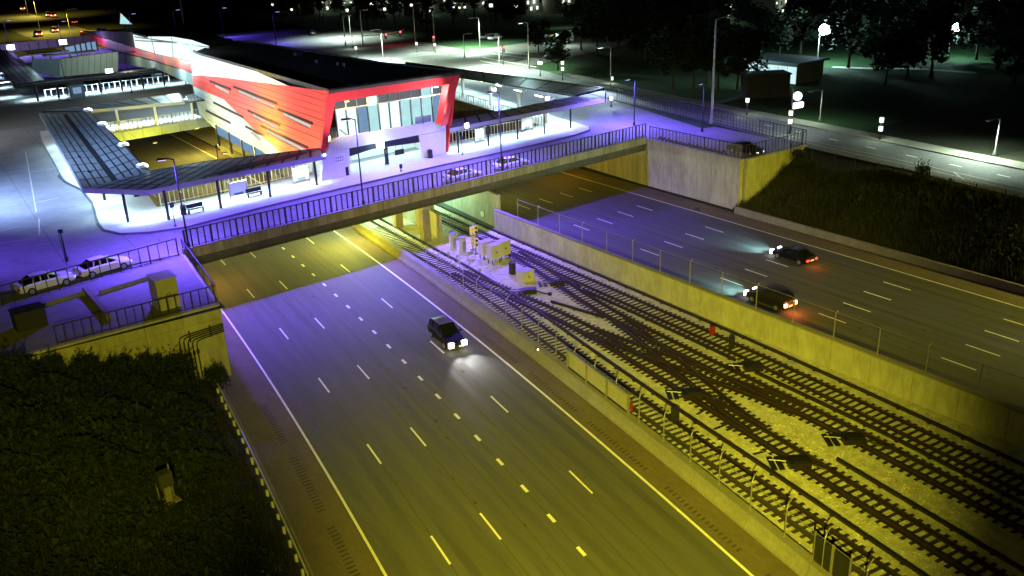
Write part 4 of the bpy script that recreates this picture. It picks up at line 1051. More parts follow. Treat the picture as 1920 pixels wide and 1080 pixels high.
# platform furniture
def bin_(x, y, label, r=.34, m='darksteel'):
    t = thing('trash_bin', label, 'bin', (x, y, ZD+.15))
    MB().tube([(x, y, ZD+.15), (x, y, ZD+1.15)], r, 12).build('drum', A[m], t); MB().tube([(x, y, ZD+1.15), (x, y, ZD+1.28)], r*1.08, 12, r*.5).build('lid', A['boxdark'], t)
for px, py, lb in ((650, 328, 'dark litter bin at the left pier of the terminal entrance'), (807, 296, 'dark litter bin at the right pier of the terminal entrance'), (345, 402, 'dark litter bin by the railing under the left canopy, nearest the second post'), (257, 368, 'dark litter bin near the corner of the left canopy platform')):
    p = P(px, py, ZD+.15); bin_(p.x, p.y, lb)
p = P(726, 309, ZD+.15); t = thing('information_pylon', 'slim dark information pylon in front of the terminal entrance', 'pylon', (p.x, p.y, ZD+.15))
MB().box((p.x, p.y, ZD+.2), (.6, .4, .1), .1).build('base', A['steel'], t); MB().box((p.x, p.y, ZD+1.35), (.5, .16, 2.2), .1).build('panel', A['darksteel'], t); MB().box((p.x, p.y-.1, ZD+1.9), (.4, .03, .5), .1).build('screen', A['grey_pane'], t)
p = B_(749, 285, 3); t = thing('hanging_sign', 'small black hanging sign inside the terminal entrance', 'sign', p)
MB().box(p, (1.4, .14, .7), .1).build('board', A['boxdark'], t)
for dx in (-.5, .5): MB().tube([p+Vector((dx, 0, .3)), Vector((p.x+dx, p.y, 11))], .03, 5).build('hanger', A['steel'], t)
def pole_sign(px, py, top, label, lit=False):
    p = P(px, py, ZD+.15); h = height(p.x, p.y, top); t = thing('sign_post', label, 'sign post', (p.x, p.y, ZD+.15))
    MB().tube([(p.x, p.y, ZD+.15), (p.x, p.y, h)], .05, 6).build('post', A['darksteel'], t); MB().box((p.x, p.y-.05, h-.25), (.42, .05, .55), .1).build('plate', A['darksteel'], t); MB().tube([(p.x, p.y, ZD+.15), (p.x, p.y, ZD+.25)], .16, 8).build('foot', A['darksteel'], t)
pole_sign(752, 321, 308, 'short bollard post on the platform in front of the entrance, right of the pylon')
pole_sign(329, 424, 380, 'thin dark sign post on the platform by the second canopy post')
pole_sign(867, 290, 255, 'thin sign post beside the railing right of the terminal entrance')
def shelter(px, py, label, wd=2.2, hh=2.1):
    p = P(px, py, ZD+.15); t = thing('notice_board', label, 'notice board', (p.x, p.y, ZD+.15))
    MB().box((p.x, p.y, ZD+1.35), (wd, .10, hh*.75), .11).build('board', A['white'], t)
    for s in (-.48, .48): MB().box((p.x+s*wd, p.y+s*wd*.11, ZD+.15+hh/2), (.10, .12, hh), .11).build('post', A['steel'], t)
    MB().box((p.x, p.y-.08, ZD+.75), (wd*.5, .04, .3), .11).build('caption_strip', A['slate'], t)
shelter(449, 372, 'white notice board against the railing under the left canopy')
shelter(566, 343, 'white notice board by the railing nearest the terminal under the left canopy')
shelter(988, 246, 'white notice board by the railing under the right canopy')
shelter(900, 268, 'white notice board by the railing under the right canopy, nearest the terminal', 1.6)
def bench(px, py, label):
    p = P(px, py, ZD+.15); t = thing('bench', label, 'bench', (p.x, p.y, ZD+.15))
    MB().box((p.x, p.y, ZD+.6), (1.9, .5, .07), .11).build('seat', A['darksteel'], t); MB().box((p.x, p.y+.25, ZD+.9), (1.9, .06, .45), .11).build('backrest', A['darksteel'], t)
    for s in (-.8, .8): MB().box((p.x+s, p.y+s*.11, ZD+.36), (.08, .45, .42), .11).build('leg', A['darksteel'], t)
bench(368, 398, 'dark bench against the railing under the left canopy'); bench(478, 368, 'dark bench under the left canopy, right of the notice board')

# violet street lamps along the overpass
def street_lamp(label, x, y, z, h, arm, lens='lamp_purple', col=PURPLE, pw=0, m='darksteel', angle=150, r=.10, name='street_lamp', blend=.25, tilt=None, size=.35, hd=(.9, .4, .16)):
    t = thing(name, label, 'street lamp', (x, y, z))
    a = Vector((arm[0], arm[1], 0))
    MB().tube([(x, y, z), (x, y, z+.5)], r*1.7, 8).build('base', A[m], t)
    MB().tube([(x, y, z), (x, y, h)], r, 8, r*.6).build('pole', A[m], t)
    MB().tube([(x, y, h-.1), (x+a.x*.5, y+a.y*.5, h+.12), (x+a.x, y+a.y, h+.1)], r*.55, 6).build('arm', A[m], t)
    rz = math.atan2(a.y, a.x)
    MB().box((x+a.x*1.12, y+a.y*1.12, h+.1), hd, rz).build('lamp_head', A[m], t)
    MB().box((x+a.x*1.12, y+a.y*1.12, h+.1-hd[2]/2-.015), (hd[0]*.8, hd[1]*.8, .03), rz).build('lens', A[lens], t)
    if pw:
        L = Vector((x+a.x*1.12, y+a.y*1.12, h-.12))
        lamp('SPOT', L, col, pw, tilt or L-Vector((0, 0, 5)), size, angle, blend, parent=t)
    return t
for i, (x, hh, lb) in enumerate(((20.9, 15.7, 'dark street lamp at the west end of the overpass railing'), (40.5, 16.4, 'dark street lamp on the overpass railing in front of the terminal entrance'), (60.2, 16.6, 'dark street lamp on the overpass railing between the parked cars and the right canopy'))):
    street_lamp(lb, x, YF(x)+.1, 7.0, hh, (-.9, .15), 'lamp_purple', PURPLE, (46000, 46000, 70000)[i], angle=148 if i < 2 else 160, blend=.7)
p = P(1194, 215, ZD); street_lamp('thin violet-lit street lamp on the roadway at the east end of the overpass', p.x-6, p.y-6, ZD, 13.4, (-1.2, .1), 'lamp_purple', PURPLE, 30000, angle=166, blend=.5)
p = P(126, 490, ZD); street_lamp('thin dark lamp pole on the plaza behind the parked cars at the left', p.x, p.y, ZD, height(p.x, p.y, 440), (.1, .8), 'lensoff')
street_lamp('tall street lamp beyond the left edge of the plaza', -5, 91, ZD, 17.5, (1.2, 0), 'lamp_purple', PURPLE, 36000, tilt=(1, 104, 6), angle=130, blend=.9)
street_lamp('added street lamp out of view beyond the left edge of the plaza, far one', 1, 118, ZD, 20, (1.2, 0), 'lamp_white', (.34, .52, 1.0), 92000, tilt=(16, 122, 7), angle=130, blend=.9)  # added out of view to light the west plaza and canopy roofs
street_lamp('added street lamp out of view beyond the left edge of the plaza, farthest one', 1.5, 168, ZD, 20, (1.2, 0), 'lamp_white', (.9, .88, .9), 13000, tilt=(16, 166, 7), angle=130, blend=.9)  # another added lamp out of view, brightens the far plaza
street_lamp('street lamp on the east pad at the corner by the street', 95.5, 90.5, ZD, 13.5, (-1.2, -.6), 'lamp_purple', PURPLE, 5000)
for (x, y, h, lb) in ((30.2, 197.4, 14.7, 'black lamp pole on the avenue behind the left canopy, left one'), (42.2, 198.0, 14.5, 'black lamp pole on the avenue behind the left canopy, right one')):
    street_lamp(lb, x, y, ZD, h, (1.5, 0), 'lensoff')
# fittings under the overpass
def soffit_lamp(x, y, z, col, pw, label, lens='lamp_yellow', kind='POINT'):
    t = thing('underpass_lamp', label, 'lamp', (x, y, z))
    MB().box((x, y, z), (.7, .4, .2)).build('housing', A['darksteel'], t); MB().box((x, y, z-.12), (.55, .3, .05)).build('lens', A[lens], t)
    lamp('POINT', (x, y, z-.35), col, pw, parent=t, size=.3)
soffit_lamp(23.5, 93, 4.7, ORANGE, 1500, 'orange lamp under the overpass over the left shoulder')
soffit_lamp(41.3, 96, 4.7, YELLOW, 5500, 'yellow lamp under the overpass over the inner southbound lane')
soffit_lamp(68, 100, 4.7, YELLOW, 520, 'yellow lamp under the overpass over the inner northbound lane')
soffit_lamp(79, 103, 4.7, ORANGE, 650, 'orange lamp under the overpass over the outer northbound lane')
soffit_lamp(31, 120, 5.2, YELLOW, 3000, 'yellow lamp in the well over the southbound lanes')
soffit_lamp(40, 134, 5.2, (1, .85, .15), 3500, 'yellow lamp in the well beside the terminal wall')
soffit_lamp(34, 150, 5.2, YELLOW, 4200, 'yellow lamp deep in the well over the outer southbound lanes')
soffit_lamp(43, 158, 5.0, (1, .8, .12), 5200, 'yellow lamp deep in the well by the median')
soffit_lamp(48.5, 99, 4.8, GREENW, 3000, 'greenish lamp under the overpass over the left track', 'lamp_white')
soffit_lamp(54.5, 103, 4.8, GREENW, 4300, 'greenish lamp under the overpass over the right track', 'lamp_white')
soffit_lamp(56.5, 112, 4.8, GREENW, 4300, 'greenish lamp deep in the track tunnel', 'lamp_white')
soffit_lamp(47.6, 110, 4.8, GREENW, 3600, 'greenish lamp deep in the left track tunnel', 'lamp_white')
# ------------------------------------------------------------------ sodium flood lamps on a tall pole behind the camera
t = thing('light_tower', 'tall sodium lamp pole on the west bank', 'lamp pole', (-3, -4, 6.4))
MB().tube([(-3, -4, 6.2), (-3, -4, 31)], .3, 10, .16).build('pole', A['steel'], t)
MB().box((-3, -4, 31.1), (2.4, .4, .2)).build('crossarm', A['steel'], t)
for dx in (-.8, .8):
    MB().box((-3+dx, -3.7, 31.0), (.7, .6, .5)).build('lamp_head', A['darksteel'], t); MB().box((-3+dx, -3.38, 30.9), (.6, .04, .4)).build('lens', A['lamp_yellow'], t)
def aim(az, el, o): return Vector(o)+Vector((math.sin(math.radians(az))*math.cos(math.radians(el)), math.cos(math.radians(az))*math.cos(math.radians(el)), math.sin(math.radians(el))))*50
LT = (-3, -3.1, 30.9)
lamp('SPOT', LT, YELLOW, 355000, aim(40.5, -24.0, LT), .3, 45, .85, parent=t)
lamp('SPOT', LT, YELLOW, 85000, aim(11, -20, LT), .3, 26, .9, parent=t)
LT2 = (-2.2, -3.1, 30.9)
lamp('SPOT', LT2, (1, .87, .04), 13000, aim(30, -38, LT2), .4, 82, .9, parent=t)  # weak wide fill added so the west bank is not black

t = thing('light_tower', 'sodium lamp pole on the right bank beyond the frame', 'lamp pole', (97, 16, 6.4))
MB().tube([(97, 16, 6.2), (97, 16, 22)], .2, 10, .12).build('pole', A['steel'], t)
MB().box((97, 16.3, 22.1), (1.0, .8, .4)).build('lamp_head', A['darksteel'], t); MB().box((97, 16.72, 22.0), (.8, .04, .3)).build('lens', A['lamp_yellow'], t)
lamp('SPOT', (97, 16.9, 21.9), (1, .90, .14), 50000, (73, 44, 0), .3, 72, .9, parent=t)
lamp('SPOT', (97, 16.9, 21.9), YELLOW, 50000, (91, 75, 3.5), .3, 24, .9, parent=t)

# ------------------------------------------------------------------ vehicles
def loft(mb, q, secs):
    n = len(secs[0][1]); vs = []
    for x, ring in secs: vs += [q(x, y, z) for y, z in ring]
    fs = []
    for i in range(len(secs)-1):
        for k in range(n): fs.append((i*n+k, i*n+(k+1) % n, (i+1)*n+(k+1) % n, (i+1)*n+k))
    fs += [tuple(range(n)), tuple(range(len(secs)*n-1, (len(secs)-1)*n-1, -1))]
    return mb.add(vs, fs)
def ring(w, zb, zt, c=.14):
    return [(-w*.86, zb), (-w, zb+.12), (-w, zt-c), (-w*.90, zt), (w*.90, zt), (w, zt-c), (w, zb+.12), (w*.86, zb)]
def car(label, kind, x, y, z, hdg, paint='cargrey', head='lensoff', tail='redoff', group=None, extra=None):
    """hdg: direction of the nose, radians from +X"""
    t = thing('car' if kind == 'sedan' else 'suv', label, 'car', (x, y, z), group)
    c, s = math.cos(hdg), math.sin(hdg)
    def q(a, b, d): return Vector((x+a*c-b*s, y+a*s+b*c, z+d))
    suv = kind != 'sedan'; L = 4.8; W = .92; zb = .26; belt = .98 if not suv else 1.08; H = 1.46 if not suv else 1.76
    P_ = [(-L/2, .80, .42, belt-.22), (-L/2+.12, .88, .30, belt-.04), (-L/2+.8, W, zb, belt), (-.3, W, zb, belt), (.9, W, zb, belt-.01), (1.5, .90, zb, belt-.10), (L/2-.25, .86, .28, belt-.22), (L/2-.05, .80, .34, belt-.32), (L/2, .72, .42, belt-.42)]
    mb = MB(); loft(mb, q, [(a, ring(w_, b0, b1)) for a, w_, b0, b1 in P_]); mb.build('body', A[paint], t, False)
    if suv: G = [(-2.25, .74, belt-.04, belt), (-2.0, .70, belt-.05, H-.10), (-1.3, .70, belt-.05, H), (.05, .69, belt-.05, H-.02), (.95, .74, belt-.05, belt+.02)]
    else: G = [(-1.95, .74, belt-.05, belt+.01), (-1.15, .66, belt-.05, H-.04), (-.5, .66, belt-.05, H), (.15, .65, belt-.05, H-.03), (1.15, .75, belt-.06, belt-.01)]
    mb = MB(); loft(mb, q, [(a, [(-w_-.12, b0), (-w_, b1-.06), (-w_*.86, b1), (w_*.86, b1), (w_, b1-.06), (w_+.12, b0)]) for a, w_, b0, b1 in G]); mb.build('glasshouse', A['carglass'], t)
    rs = G[1:4]
    mb = MB(); vs = []
    for a, w_, b0, b1 in rs: vs += [q(a, -w_*.92, b1+.012), q(a, w_*.92, b1+.012), q(a, w_*.92, b1-.05), q(a, -w_*.92, b1-.05)]
    fs = []
    for i in range(2):
        for k in range(4): fs.append((i*4+k, i*4+(k+1) % 4, i*4+4+(k+1) % 4, i*4+4+k))
    fs += [(0, 1, 2, 3), (11, 10, 9, 8)]
    mb.add(vs, fs).build('roof', A[paint], t)
    for sg in (-1, 1):
        for i in (1, 2, 3):
            a, w_, b0, b1 = G[i]; MB().beam(q(a, sg*(w_+.10), belt), q(a+(.12 if i == 1 else 0), sg*(w_+.02), b1-.03), .09, .07).build('pillar', A[paint], t)
        MB().beam(q(.85, sg*(W+.02), belt+.10), q(.85, sg*(W+.20), belt+.12), .18, .13).build('mirror', A[paint], t)
        for xa, xb in ((-1.0, -.05), (.0, 1.0)):
            MB().beam(q(xa, sg*(W+.006), .62), q(xb, sg*(W+.006), .62), .02, .52).build('door', A[paint], t)
    for a in (-1.45, 1.45):
        for sg in (-1, 1):
            wh = MB().tube([q(a, sg*(W-.20), .33), q(a, sg*(W+.015), .33)], .34, 16).build('wheel', A['tyre'], t)
            MB().tube([q(a, sg*(W+.012), .33), q(a, sg*(W+.035), .33)], .22, 12).build('rim', A['rim'], wh)
    for sg in (-1, 1):
        MB().beam(q(L/2-.16, sg*.78, belt-.42), q(L/2-.03, sg*.48, belt-.44), .16, .17).build('headlight', A[head], t)
        if head == 'head': MB().beam(q(L/2+.0, sg*.86, belt-.44), q(L/2+.03, sg*.40, belt-.46), .20, .44).build('headlight_lens', A[head], t)
        MB().beam(q(-L/2+.02, sg*.86, belt-.30), q(-L/2-.02, sg*.52, belt-.30), .12 if tail != 'tailbright' else .2, .20 if tail != 'tailbright' else .34).build('taillight', A[tail], t)
    MB().beam(q(L/2-.02, -.3, .45), q(L/2-.02, .3, .45), .08, .16).build('grille', A['boxdark'], t)
    MB().beam(q(-L/2-.02, -.26, .62), q(-L/2-.02, .26, .62), .04, .14).build('number_plate', A['white'], t)
    if head == 'head':
        for sg in (-1, 1): lamp('SPOT', q(L/2+.25, sg*.6, .75), extra or (1, 1, .95), 3400 if extra else 1800, q(L/2+16, sg*.7, -.1), .1, 70, 1.0, parent=t)
        MB().beam(q(L/2+.03, .1, .40), q(L/2+.03, .5, .40), .05, .14).build('fog_light', A['plate'], t)
    if tail in ('tail', 'tailbright'):
        lamp('POINT', q(-L/2-.5, 0, .8), (1, .15, .05), 60 if tail == 'tail' else 200, parent=t, size=.3)
    return t
PI = math.pi
def hl(y): return PI/2-math.atan((fL(y+.5)-fL(y-.5)))
p = P(838, 632, .6); car('dark oncoming car with bright headlights in the southbound lanes', 'suv', p.x+.2, p.y+.4, .02, hl(64)+PI, 'carblack', 'head', 'redoff')
p = P(1488, 478, .6); car('black car driving away near the right edge of the northbound lanes', 'sedan', p.x, p.y, .02, PI/2, 'carblack', 'head', 'tail', extra=TEAL)
p = P(1444, 560, .6); car('black car driving away close to the tall median wall with glowing red brake lights', 'suv', p.x, p.y, .02, PI/2, 'carblack', 'head', 'tailbright', extra=TEAL)
bd = math.atan(.0954)
car('white car parked at the overpass railing, left one of the pair', 'sedan', 55.4, YF(55.4)+1.9, ZD+.02, bd, 'carwhite', 'headlow', 'redoff')
car('white car parked at the overpass railing, right one of the pair', 'sedan', 63.0, YF(63)+1.9, ZD+.02, bd, 'carwhite', 'headlow', 'redoff')
car('white car parked behind the west pad fence, left one of the pair', 'sedan', 7.9, 84.75, ZD+.02, .19, 'carwhite', 'headlow', 'redoff')
car('white car parked behind the west pad fence, right one of the pair', 'sedan', 13.0, 85.75, ZD+.02, .19, 'carwhite', 'headlow', 'redoff')
p = P(1398, 281, ZD+.5); car('dark car parked on the east pad with small white lights', 'sedan', p.x, p.y, ZD+.02, -PI/2+.05, 'carblack', 'headlow', 'redoff')
for px, py, lb, hd, tl in ((90, 29, 'distant car on the highway at the upper left, left of a close pair', 1.5, 'tailbright'), (99, 30, 'distant car on the highway at the upper left, right of a close pair', 1.5, 'tailbright'),
                           (140, 42, 'distant car with red lights nearest the red terminal band at the upper left', 1.4, 'tail'), (101, 58, 'distant dark car with a red light behind the violet lamps, right one', 1.6, 'tailbright'),
                           (71, 65, 'distant dark car with a red light behind the violet lamps, left one', 1.6, 'tailbright'), (41, 17, 'farthest distant car with red lights at the top left', 1.6, 'tailbright')):
    p = P(px, py, .6); t = car(lb, 'suv', p.x, p.y, -.02, hd, 'cargrey', 'lensoff', tl); t.scale = (1.5, 1.5, 1.5)
for px, py, lb, hd, pt in ((430, 77, 'white car on the street beyond the black roof', 1.3, 'carwhite'), (585, 62, 'dark car with a small light on the far side street', 1.3, 'cargrey'), (912, 69, 'pale car waiting on the avenue beyond the traffic signals, left one', .3, 'carwhite'), (928, 71, 'pale car waiting on the avenue beyond the traffic signals, right one', .3, 'carwhite')):
    p = P(px, py, ZD+.5); car(lb, 'sedan', p.x, p.y, ZD+.05, hd, pt, 'headlow', 'redoff')
# bus
p = P(1047, 84, ZD); bz = .42
t = thing('bus', 'long white bus with a lit yellow destination board on the far avenue', 'bus', (p.x, p.y, ZD))
c_, s_ = math.cos(bz), math.sin(bz)
def bq(a, b, d): return Vector((p.x+a*c_-b*s_, p.y+a*s_+b*c_, ZD+d))
MB().box(bq(0, 0, 1.75), (12.2, 2.6, 2.7), bz).build('body', A['carwhite'], t)
MB().box(bq(0, 0, 3.15), (11.6, 2.3, .16), bz).build('roof_pod', A['white'], t)
for k in range(6): MB().box(bq(-4.8+k*1.75, -1.32, 2.05), (1.5, .05, 1.0), bz).build('window', A['carglass'] if k % 2 else A['dim_pane'], t)
MB().box(bq(-5.2, -1.34, 2.95), (2.6, .06, .35), bz).build('destination_board', A['board_yellow'], t)
MB().box(bq(-6.12, 0, 2.0), (.05, 2.3, 1.3), bz).build('windscreen', A['carglass'], t)
for a in (-3.6, 3.4):
    for b in (-1.2, 1.2): MB().tube([bq(a, b-.14, .5), bq(a, b+.14, .5)], .5, 12).build('wheel', A['tyre'], t)
for b in (-.9, .9): MB().box(bq(-6.14, b, .9), (.06, .35, .25), bz).build('headlight', A['headlow'], t)
lamp('POINT', bq(-2, -4, 2.5), STREETW, 1500, parent=t, size=.5)

# ------------------------------------------------------------------ streets right and beyond
def street(name, left, right, z, m):
    mb = MB(); vs = []
    for a, b in zip(left, right): vs += [(a[0], a[1], z), (b[0], b[1], z)]
    return struct(name, mb.add(vs, [(2*i, 2*i+1, 2*i+3, 2*i+2) for i in range(len(left)-1)]), A[m])
sl = [(90, -40), (93.4, 30), (94.6, 45), (96.5, 58), (97.6, 72), (104, 118), (108.5, 150), (118.5, 210), (135, 420)]
sr = [(101, -40), (104.2, 30), (105.4, 50), (106.3, 60), (107.4, 70), (109.6, 101), (113.6, 133), (118.5, 165), (130, 230), (150, 420)]
sr = [(101, -40), (104.2, 30), (105.2, 45), (106.2, 58), (107.5, 72), (111.4, 118), (115.8, 150), (127, 210), (148, 420)]
st = street('side_street', sl, sr, ZD+.03, 'asphalt_fine')
sw = [(a[0]+.0, a[1]) for a in sr]; sw2 = [(104, -40), (107.2, 30), (108.2, 45), (109.2, 58), (110.6, 72), (114, 118), (118.4, 150)]
t_ = MB(); vs = []
for a, b in zip(sr[:7], sw2): vs += [(a[0], a[1]), (b[0], b[1])]
for i in range(6): t_.prism([sr[i], sw2[i], sw2[i+1], sr[i+1]], ZD-.1, ZD+.17)
struct('sidewalk_east', t_, A['concrete'])
def xs_at(y, tab): return float(np.interp(y, [p_[1] for p_ in tab], [p_[0] for p_ in tab]))
for k in range(10):
    y = 31+k*6.1
    for f in (.52,):
        x = lerp(xs_at(y, sl), xs_at(y, sr), .62); x2 = lerp(xs_at(y+1.6, sl), xs_at(y+1.6, sr), .62)
        ground_line(Vector((x, y, 0)), Vector((x2, y+1.6, 0)), .2, ZD+.036, 'paint', st, 'lane_dash')
for f in (.20, .34):
    for i in range(2, 5):
        a = lerp(sl[i][0], sr[i][0], f); b = lerp(sl[i+1][0], sr[i+1][0], f)
        ground_line(Vector((a, sl[i][1], 0)), Vector((b, sl[i+1][1], 0)), .15, ZD+.037, 'paint_worn', st, 'edge_line')
ground_line(P(1788, 323, ZD), P(1808, 338, ZD), .2, ZD+.038, 'paint_worn', st, 'diagonal_line')
# avenue crossing beyond the terminal
street('avenue', [(-60, 172), (60, 174), (108, 170), (118, 165), (165, 180), (240, 206), (420, 270)], [(-60, 200), (60, 200), (110, 202), (122, 200), (160, 206), (230, 232), (400, 300)], ZD+.034, 'asphalt_fine')
av = bpy.data.objects['avenue']
for k in range(7):
    a = P(938+k*9, 121-k*1.7, ZD); b = P(1000+k*9, 97-k*.6, ZD)
for (a, b) in (((905, 108), (1005, 126)), ((900, 114), (985, 131)), ((915, 100), (1010, 112)), ((905, 121), (960, 133)), ((930, 96), (1012, 105))):
    ground_line(P(*a, ZD), P(*b, ZD), .45, ZD+.042, 'paint', av, 'crosswalk_bar')
for (a, b) in (((820, 113), (960, 96)), ((690, 83), (840, 104)), ((1090, 88), (1195, 72))):
    ground_line(P(*a, ZD), P(*b, ZD), .3, ZD+.043, 'paint_worn', av, 'edge_line')
def path(name, pts, wd, m='sidewalk'):
    q = [P(*a, ZD) for a in pts]; mb = MB()
    for i in range(len(q)-1):
        a, b = q[i], q[i+1]; d = (b-a).normalized(); n_ = Vector((-d.y, d.x, 0))*wd/2
        mb.add([(a.x-n_.x, a.y-n_.y, ZD+.02+.001*i), (b.x-n_.x, b.y-n_.y, ZD+.02+.001*i), (b.x+n_.x, b.y+n_.y, ZD+.02+.001*i), (a.x+n_.x, a.y+n_.y, ZD+.02+.001*i)], [(0, 1, 2, 3)])
    return struct(name, mb, A[m])
path('park_path', [(1560, 126), (1620, 128), (1720, 129), (1780, 133), (1830, 137)], 2.2)
path('park_path_near', [(1230, 185), (1330, 196), (1440, 172)], 2.0, 'asphalt_fine')
path('car_park', [(1090, 78), (1200, 66), (1310, 50)], 16, 'asphalt_fine')

# lamps and signs along the street
def globe_post(px, py, top, label, n=1, pw=260, lens='lamp_warm', r=.28, col=STREETW):
    p = P(px, py, ZD+.15); h = height(p.x, p.y, top)
    t = thing('globe_lamp', label, 'street lamp', (p.x, p.y, ZD+.15))
    MB().tube([(p.x, p.y, ZD+.1), (p.x, p.y, h)], .07, 6).build('post', A['darksteel'], t); MB().tube([(p.x, p.y, ZD+.1), (p.x, p.y, ZD+.7)], .16, 8, .09).build('base', A['darksteel'], t)
    for k in range(n):
        zz = h-k*1.15
        MB().tube([(p.x, p.y, zz-.30), (p.x, p.y, zz-.15), (p.x, p.y, zz+.2), (p.x, p.y, zz+.35)], r, 10).build('globe', A[lens], t)
        MB().tube([(p.x, p.y, zz+.35), (p.x, p.y, zz+.45)], r*1.15, 10).build('cap', A['darksteel'], t)
    if pw: lamp('POINT', (p.x-.7, p.y-.5, h), col, pw*.6, parent=t, size=.3)
    return p, h
globe_post(1055, 150, 118, 'tall lit lantern post across the street behind the ribbed canopy, right one of two', 2, 1400)
globe_post(1013, 142, 118, 'squat lit lantern across the street behind the ribbed canopy, left one of two', 1, 900, r=.5)
globe_post(1147, 155, 147, 'small white lantern low on the pole behind the end of the ribbed canopy', 1, 260)
globe_post(1146, 200, 184, 'white lantern on the plaza just past the end of the ribbed canopy', 1, 300, col=COOL)
globe_post(1400, 215, 188, 'lantern post with one small light on the sidewalk between the trees and the street', 1, 500)
globe_post(1649, 262, 225, 'lantern post with two small lights on the sidewalk, rightmost along the street', 2, 900)
globe_post(1480, 250, 212, 'lantern post with two small lights in front of the lit sign', 2, 700)
globe_post(662, 90, 72, 'white lantern on the corner beyond the black roof, next to the tall pole', 1, 900)
globe_post(669, 108, 90, 'white lantern nearer the black roof edge at the street corner', 1, 1200)
globe_post(782, 98, 82, 'warm lantern on the far corner by the fence, left one', 1, 1500)
globe_post(816, 98, 84, 'white lantern on the far corner by the fence, below the red signal', 1, 1200)
globe_post(1412, 150, 105, 'round white lantern beside the floodlit building', 1, 400)
def plain_pole(px, py, top, label, arm=None, r=.14, m='steel', head=None, pw=0, col=STREETW, tilt=None):
    p = P(px, py, ZD); h = height(p.x, p.y, top)
    return street_lamp(label, p.x, p.y, ZD, h, arm or (1.6, 0), head or 'lensoff', col, pw, m, r=r, hd=(1.3, .5, .2), tilt=tilt)
plain_pole(1334, 232, 36, 'tall steel lamp pole with a wide pale head at the fence, right of centre', (3, .4), .2)
plain_pole(1145, 165, 88, 'steel pole behind the end of the ribbed canopy', (-2, .4), head='lamp_white', pw=30000, col=(.6, .8, 1.0), tilt=(86, 128, 9))  # lit head added to this pole to brighten the ribbed canopy roof
plain_pole(992, 128, 42, 'thin steel pole at the crosswalk behind the ribbed canopy', (-2, -.4), head='lamp_white', pw=26000, col=(.6, .95, .95), tilt=(92, 140, 9))  # lamp head added here too, aimed at the ribbed canopy
plain_pole(648, 84, 31, 'leaning pale steel pole at the street corner, left of the mast arm', r=.2)
plain_pole(681, 86, 20, 'steel pole carrying the mast arm of red signals', r=.2)
plain_pole(779, 78, 8, 'tall steel pole behind the far fence, left one', r=.2)
plain_pole(815, 76, 20, 'tall steel pole behind the far fence, right one', r=.2)
plain_pole(871, 108, 65, 'short thin pole at the near kerb of the far intersection')
plain_pole(345, 46, -20, 'tall pale pole at the top left beyond the glass opening', r=.22)
# strong unlit-looking street lights that light the avenue crossing, heads above the crossing
for x, y, h, pw, lb in ((113, 168, 14, 60000, 'street light at the near corner of the far intersection'), (132, 205, 14, 70000, 'street light at the far corner of the intersection'), (101, 200, 14, 60000, 'street light beyond the terminal roof on the avenue'), (175, 214, 14, 40000, 'street light over the avenue near the bus'),
                        (113.5, 84, 11, 1800, 'street light on the right sidewalk near the dark trees'), (110.5, 56, 11, 12000, 'added street light on the right sidewalk nearest the camera'), (121, 260, 14, 40000, 'street light far up the side street'), (109, 34, 12, 20000, 'added street light on the right sidewalk beyond the frame')):  # nearest and out-of-frame sidewalk lights are added to brighten the side street
    street_lamp(lb, x, y, ZD, h, (-2.2, 0), 'lensoff', STREETW, pw, 'steel', r=.12, size=.5)
for i, (px, py, lb, pw) in enumerate(((12, 65, 'violet street lamp at the far upper left, leftmost', 7000), (114, 68, 'violet street lamp at the far upper left, second from the left', 7000), (245, 52, 'violet street lamp beyond the dark parapet of the north hall', 6000), (328, 44, 'violet street lamp near the tall pale pole at the top left', 3000), (415, 40, 'violet street lamp above the street beyond the black roof, left one', 5000), (514, 50, 'violet street lamp above the street beyond the black roof, right one', 5000))):
    p = P(px, py, ZD+5); 
    street_lamp(lb, p.x, p.y, ZD, ZD+9.0, (1.4, 0), 'lamp_purple', PURPLE, pw*2, r=.12, hd=(1.3, .5, .2))
# traffic signals
def traffic_light(px, py, label, on=True, post=None, at=None):
    z = 12.0; p = P(px, py, z) if post is None else None
    if post:
        b = P(post[0], post[1], ZD); z = height(b.x, b.y, py); p = Vector((b.x, b.y, z))
    if at is not None: p = PP(px, py, at, Vector((FW.x, FW.y, 0)).normalized())
    t = thing('traffic_light', label, 'traffic light', p)
    MB().box(p, (.55, .45, 1.5)).build('housing', A['boxdark'], t)
    for k, mm in enumerate(('sig_red', 'boxdark', 'boxdark')):
        MB().tube([p+Vector((0, -.2, .48-.48*k)), p+Vector((-.02, -.36, .48-.48*k))], .24, 12).build('lens', A[mm], t)
    if post: MB().tube([(p.x, p.y+.3, ZD), (p.x, p.y+.3, p.z)], .1, 6).build('post', A['darksteel'], t)
    lamp('POINT', p+Vector((-.1, -1.3, .4)), (1, .05, .08), 160, parent=t, size=.2)
    return p
pb = P(681, 86, ZD); fpx = Vector((FW.x, FW.y, 0)).normalized()
a = traffic_light(723, 68, 'red traffic light on the mast arm, left one', at=pb); b = traffic_light(750, 63, 'red traffic light on the mast arm, right one', at=pb)
t = tag(MB().tube([Vector((pb.x, pb.y, a.z+.3)), a+Vector((0, .3, .6)), b+Vector((0, .3, .6)), b+Vector((1.5, .4, .9))], .12, 6).build('mast_arm', A['steel']), 'long steel mast arm holding two red traffic lights', 'mast arm')
traffic_light(813, 73, 'red traffic light on the far corner above a white lantern', post=(814, 96))
traffic_light(943, 92, 'red traffic light at the crosswalk behind the ribbed canopy', post=(945, 122))
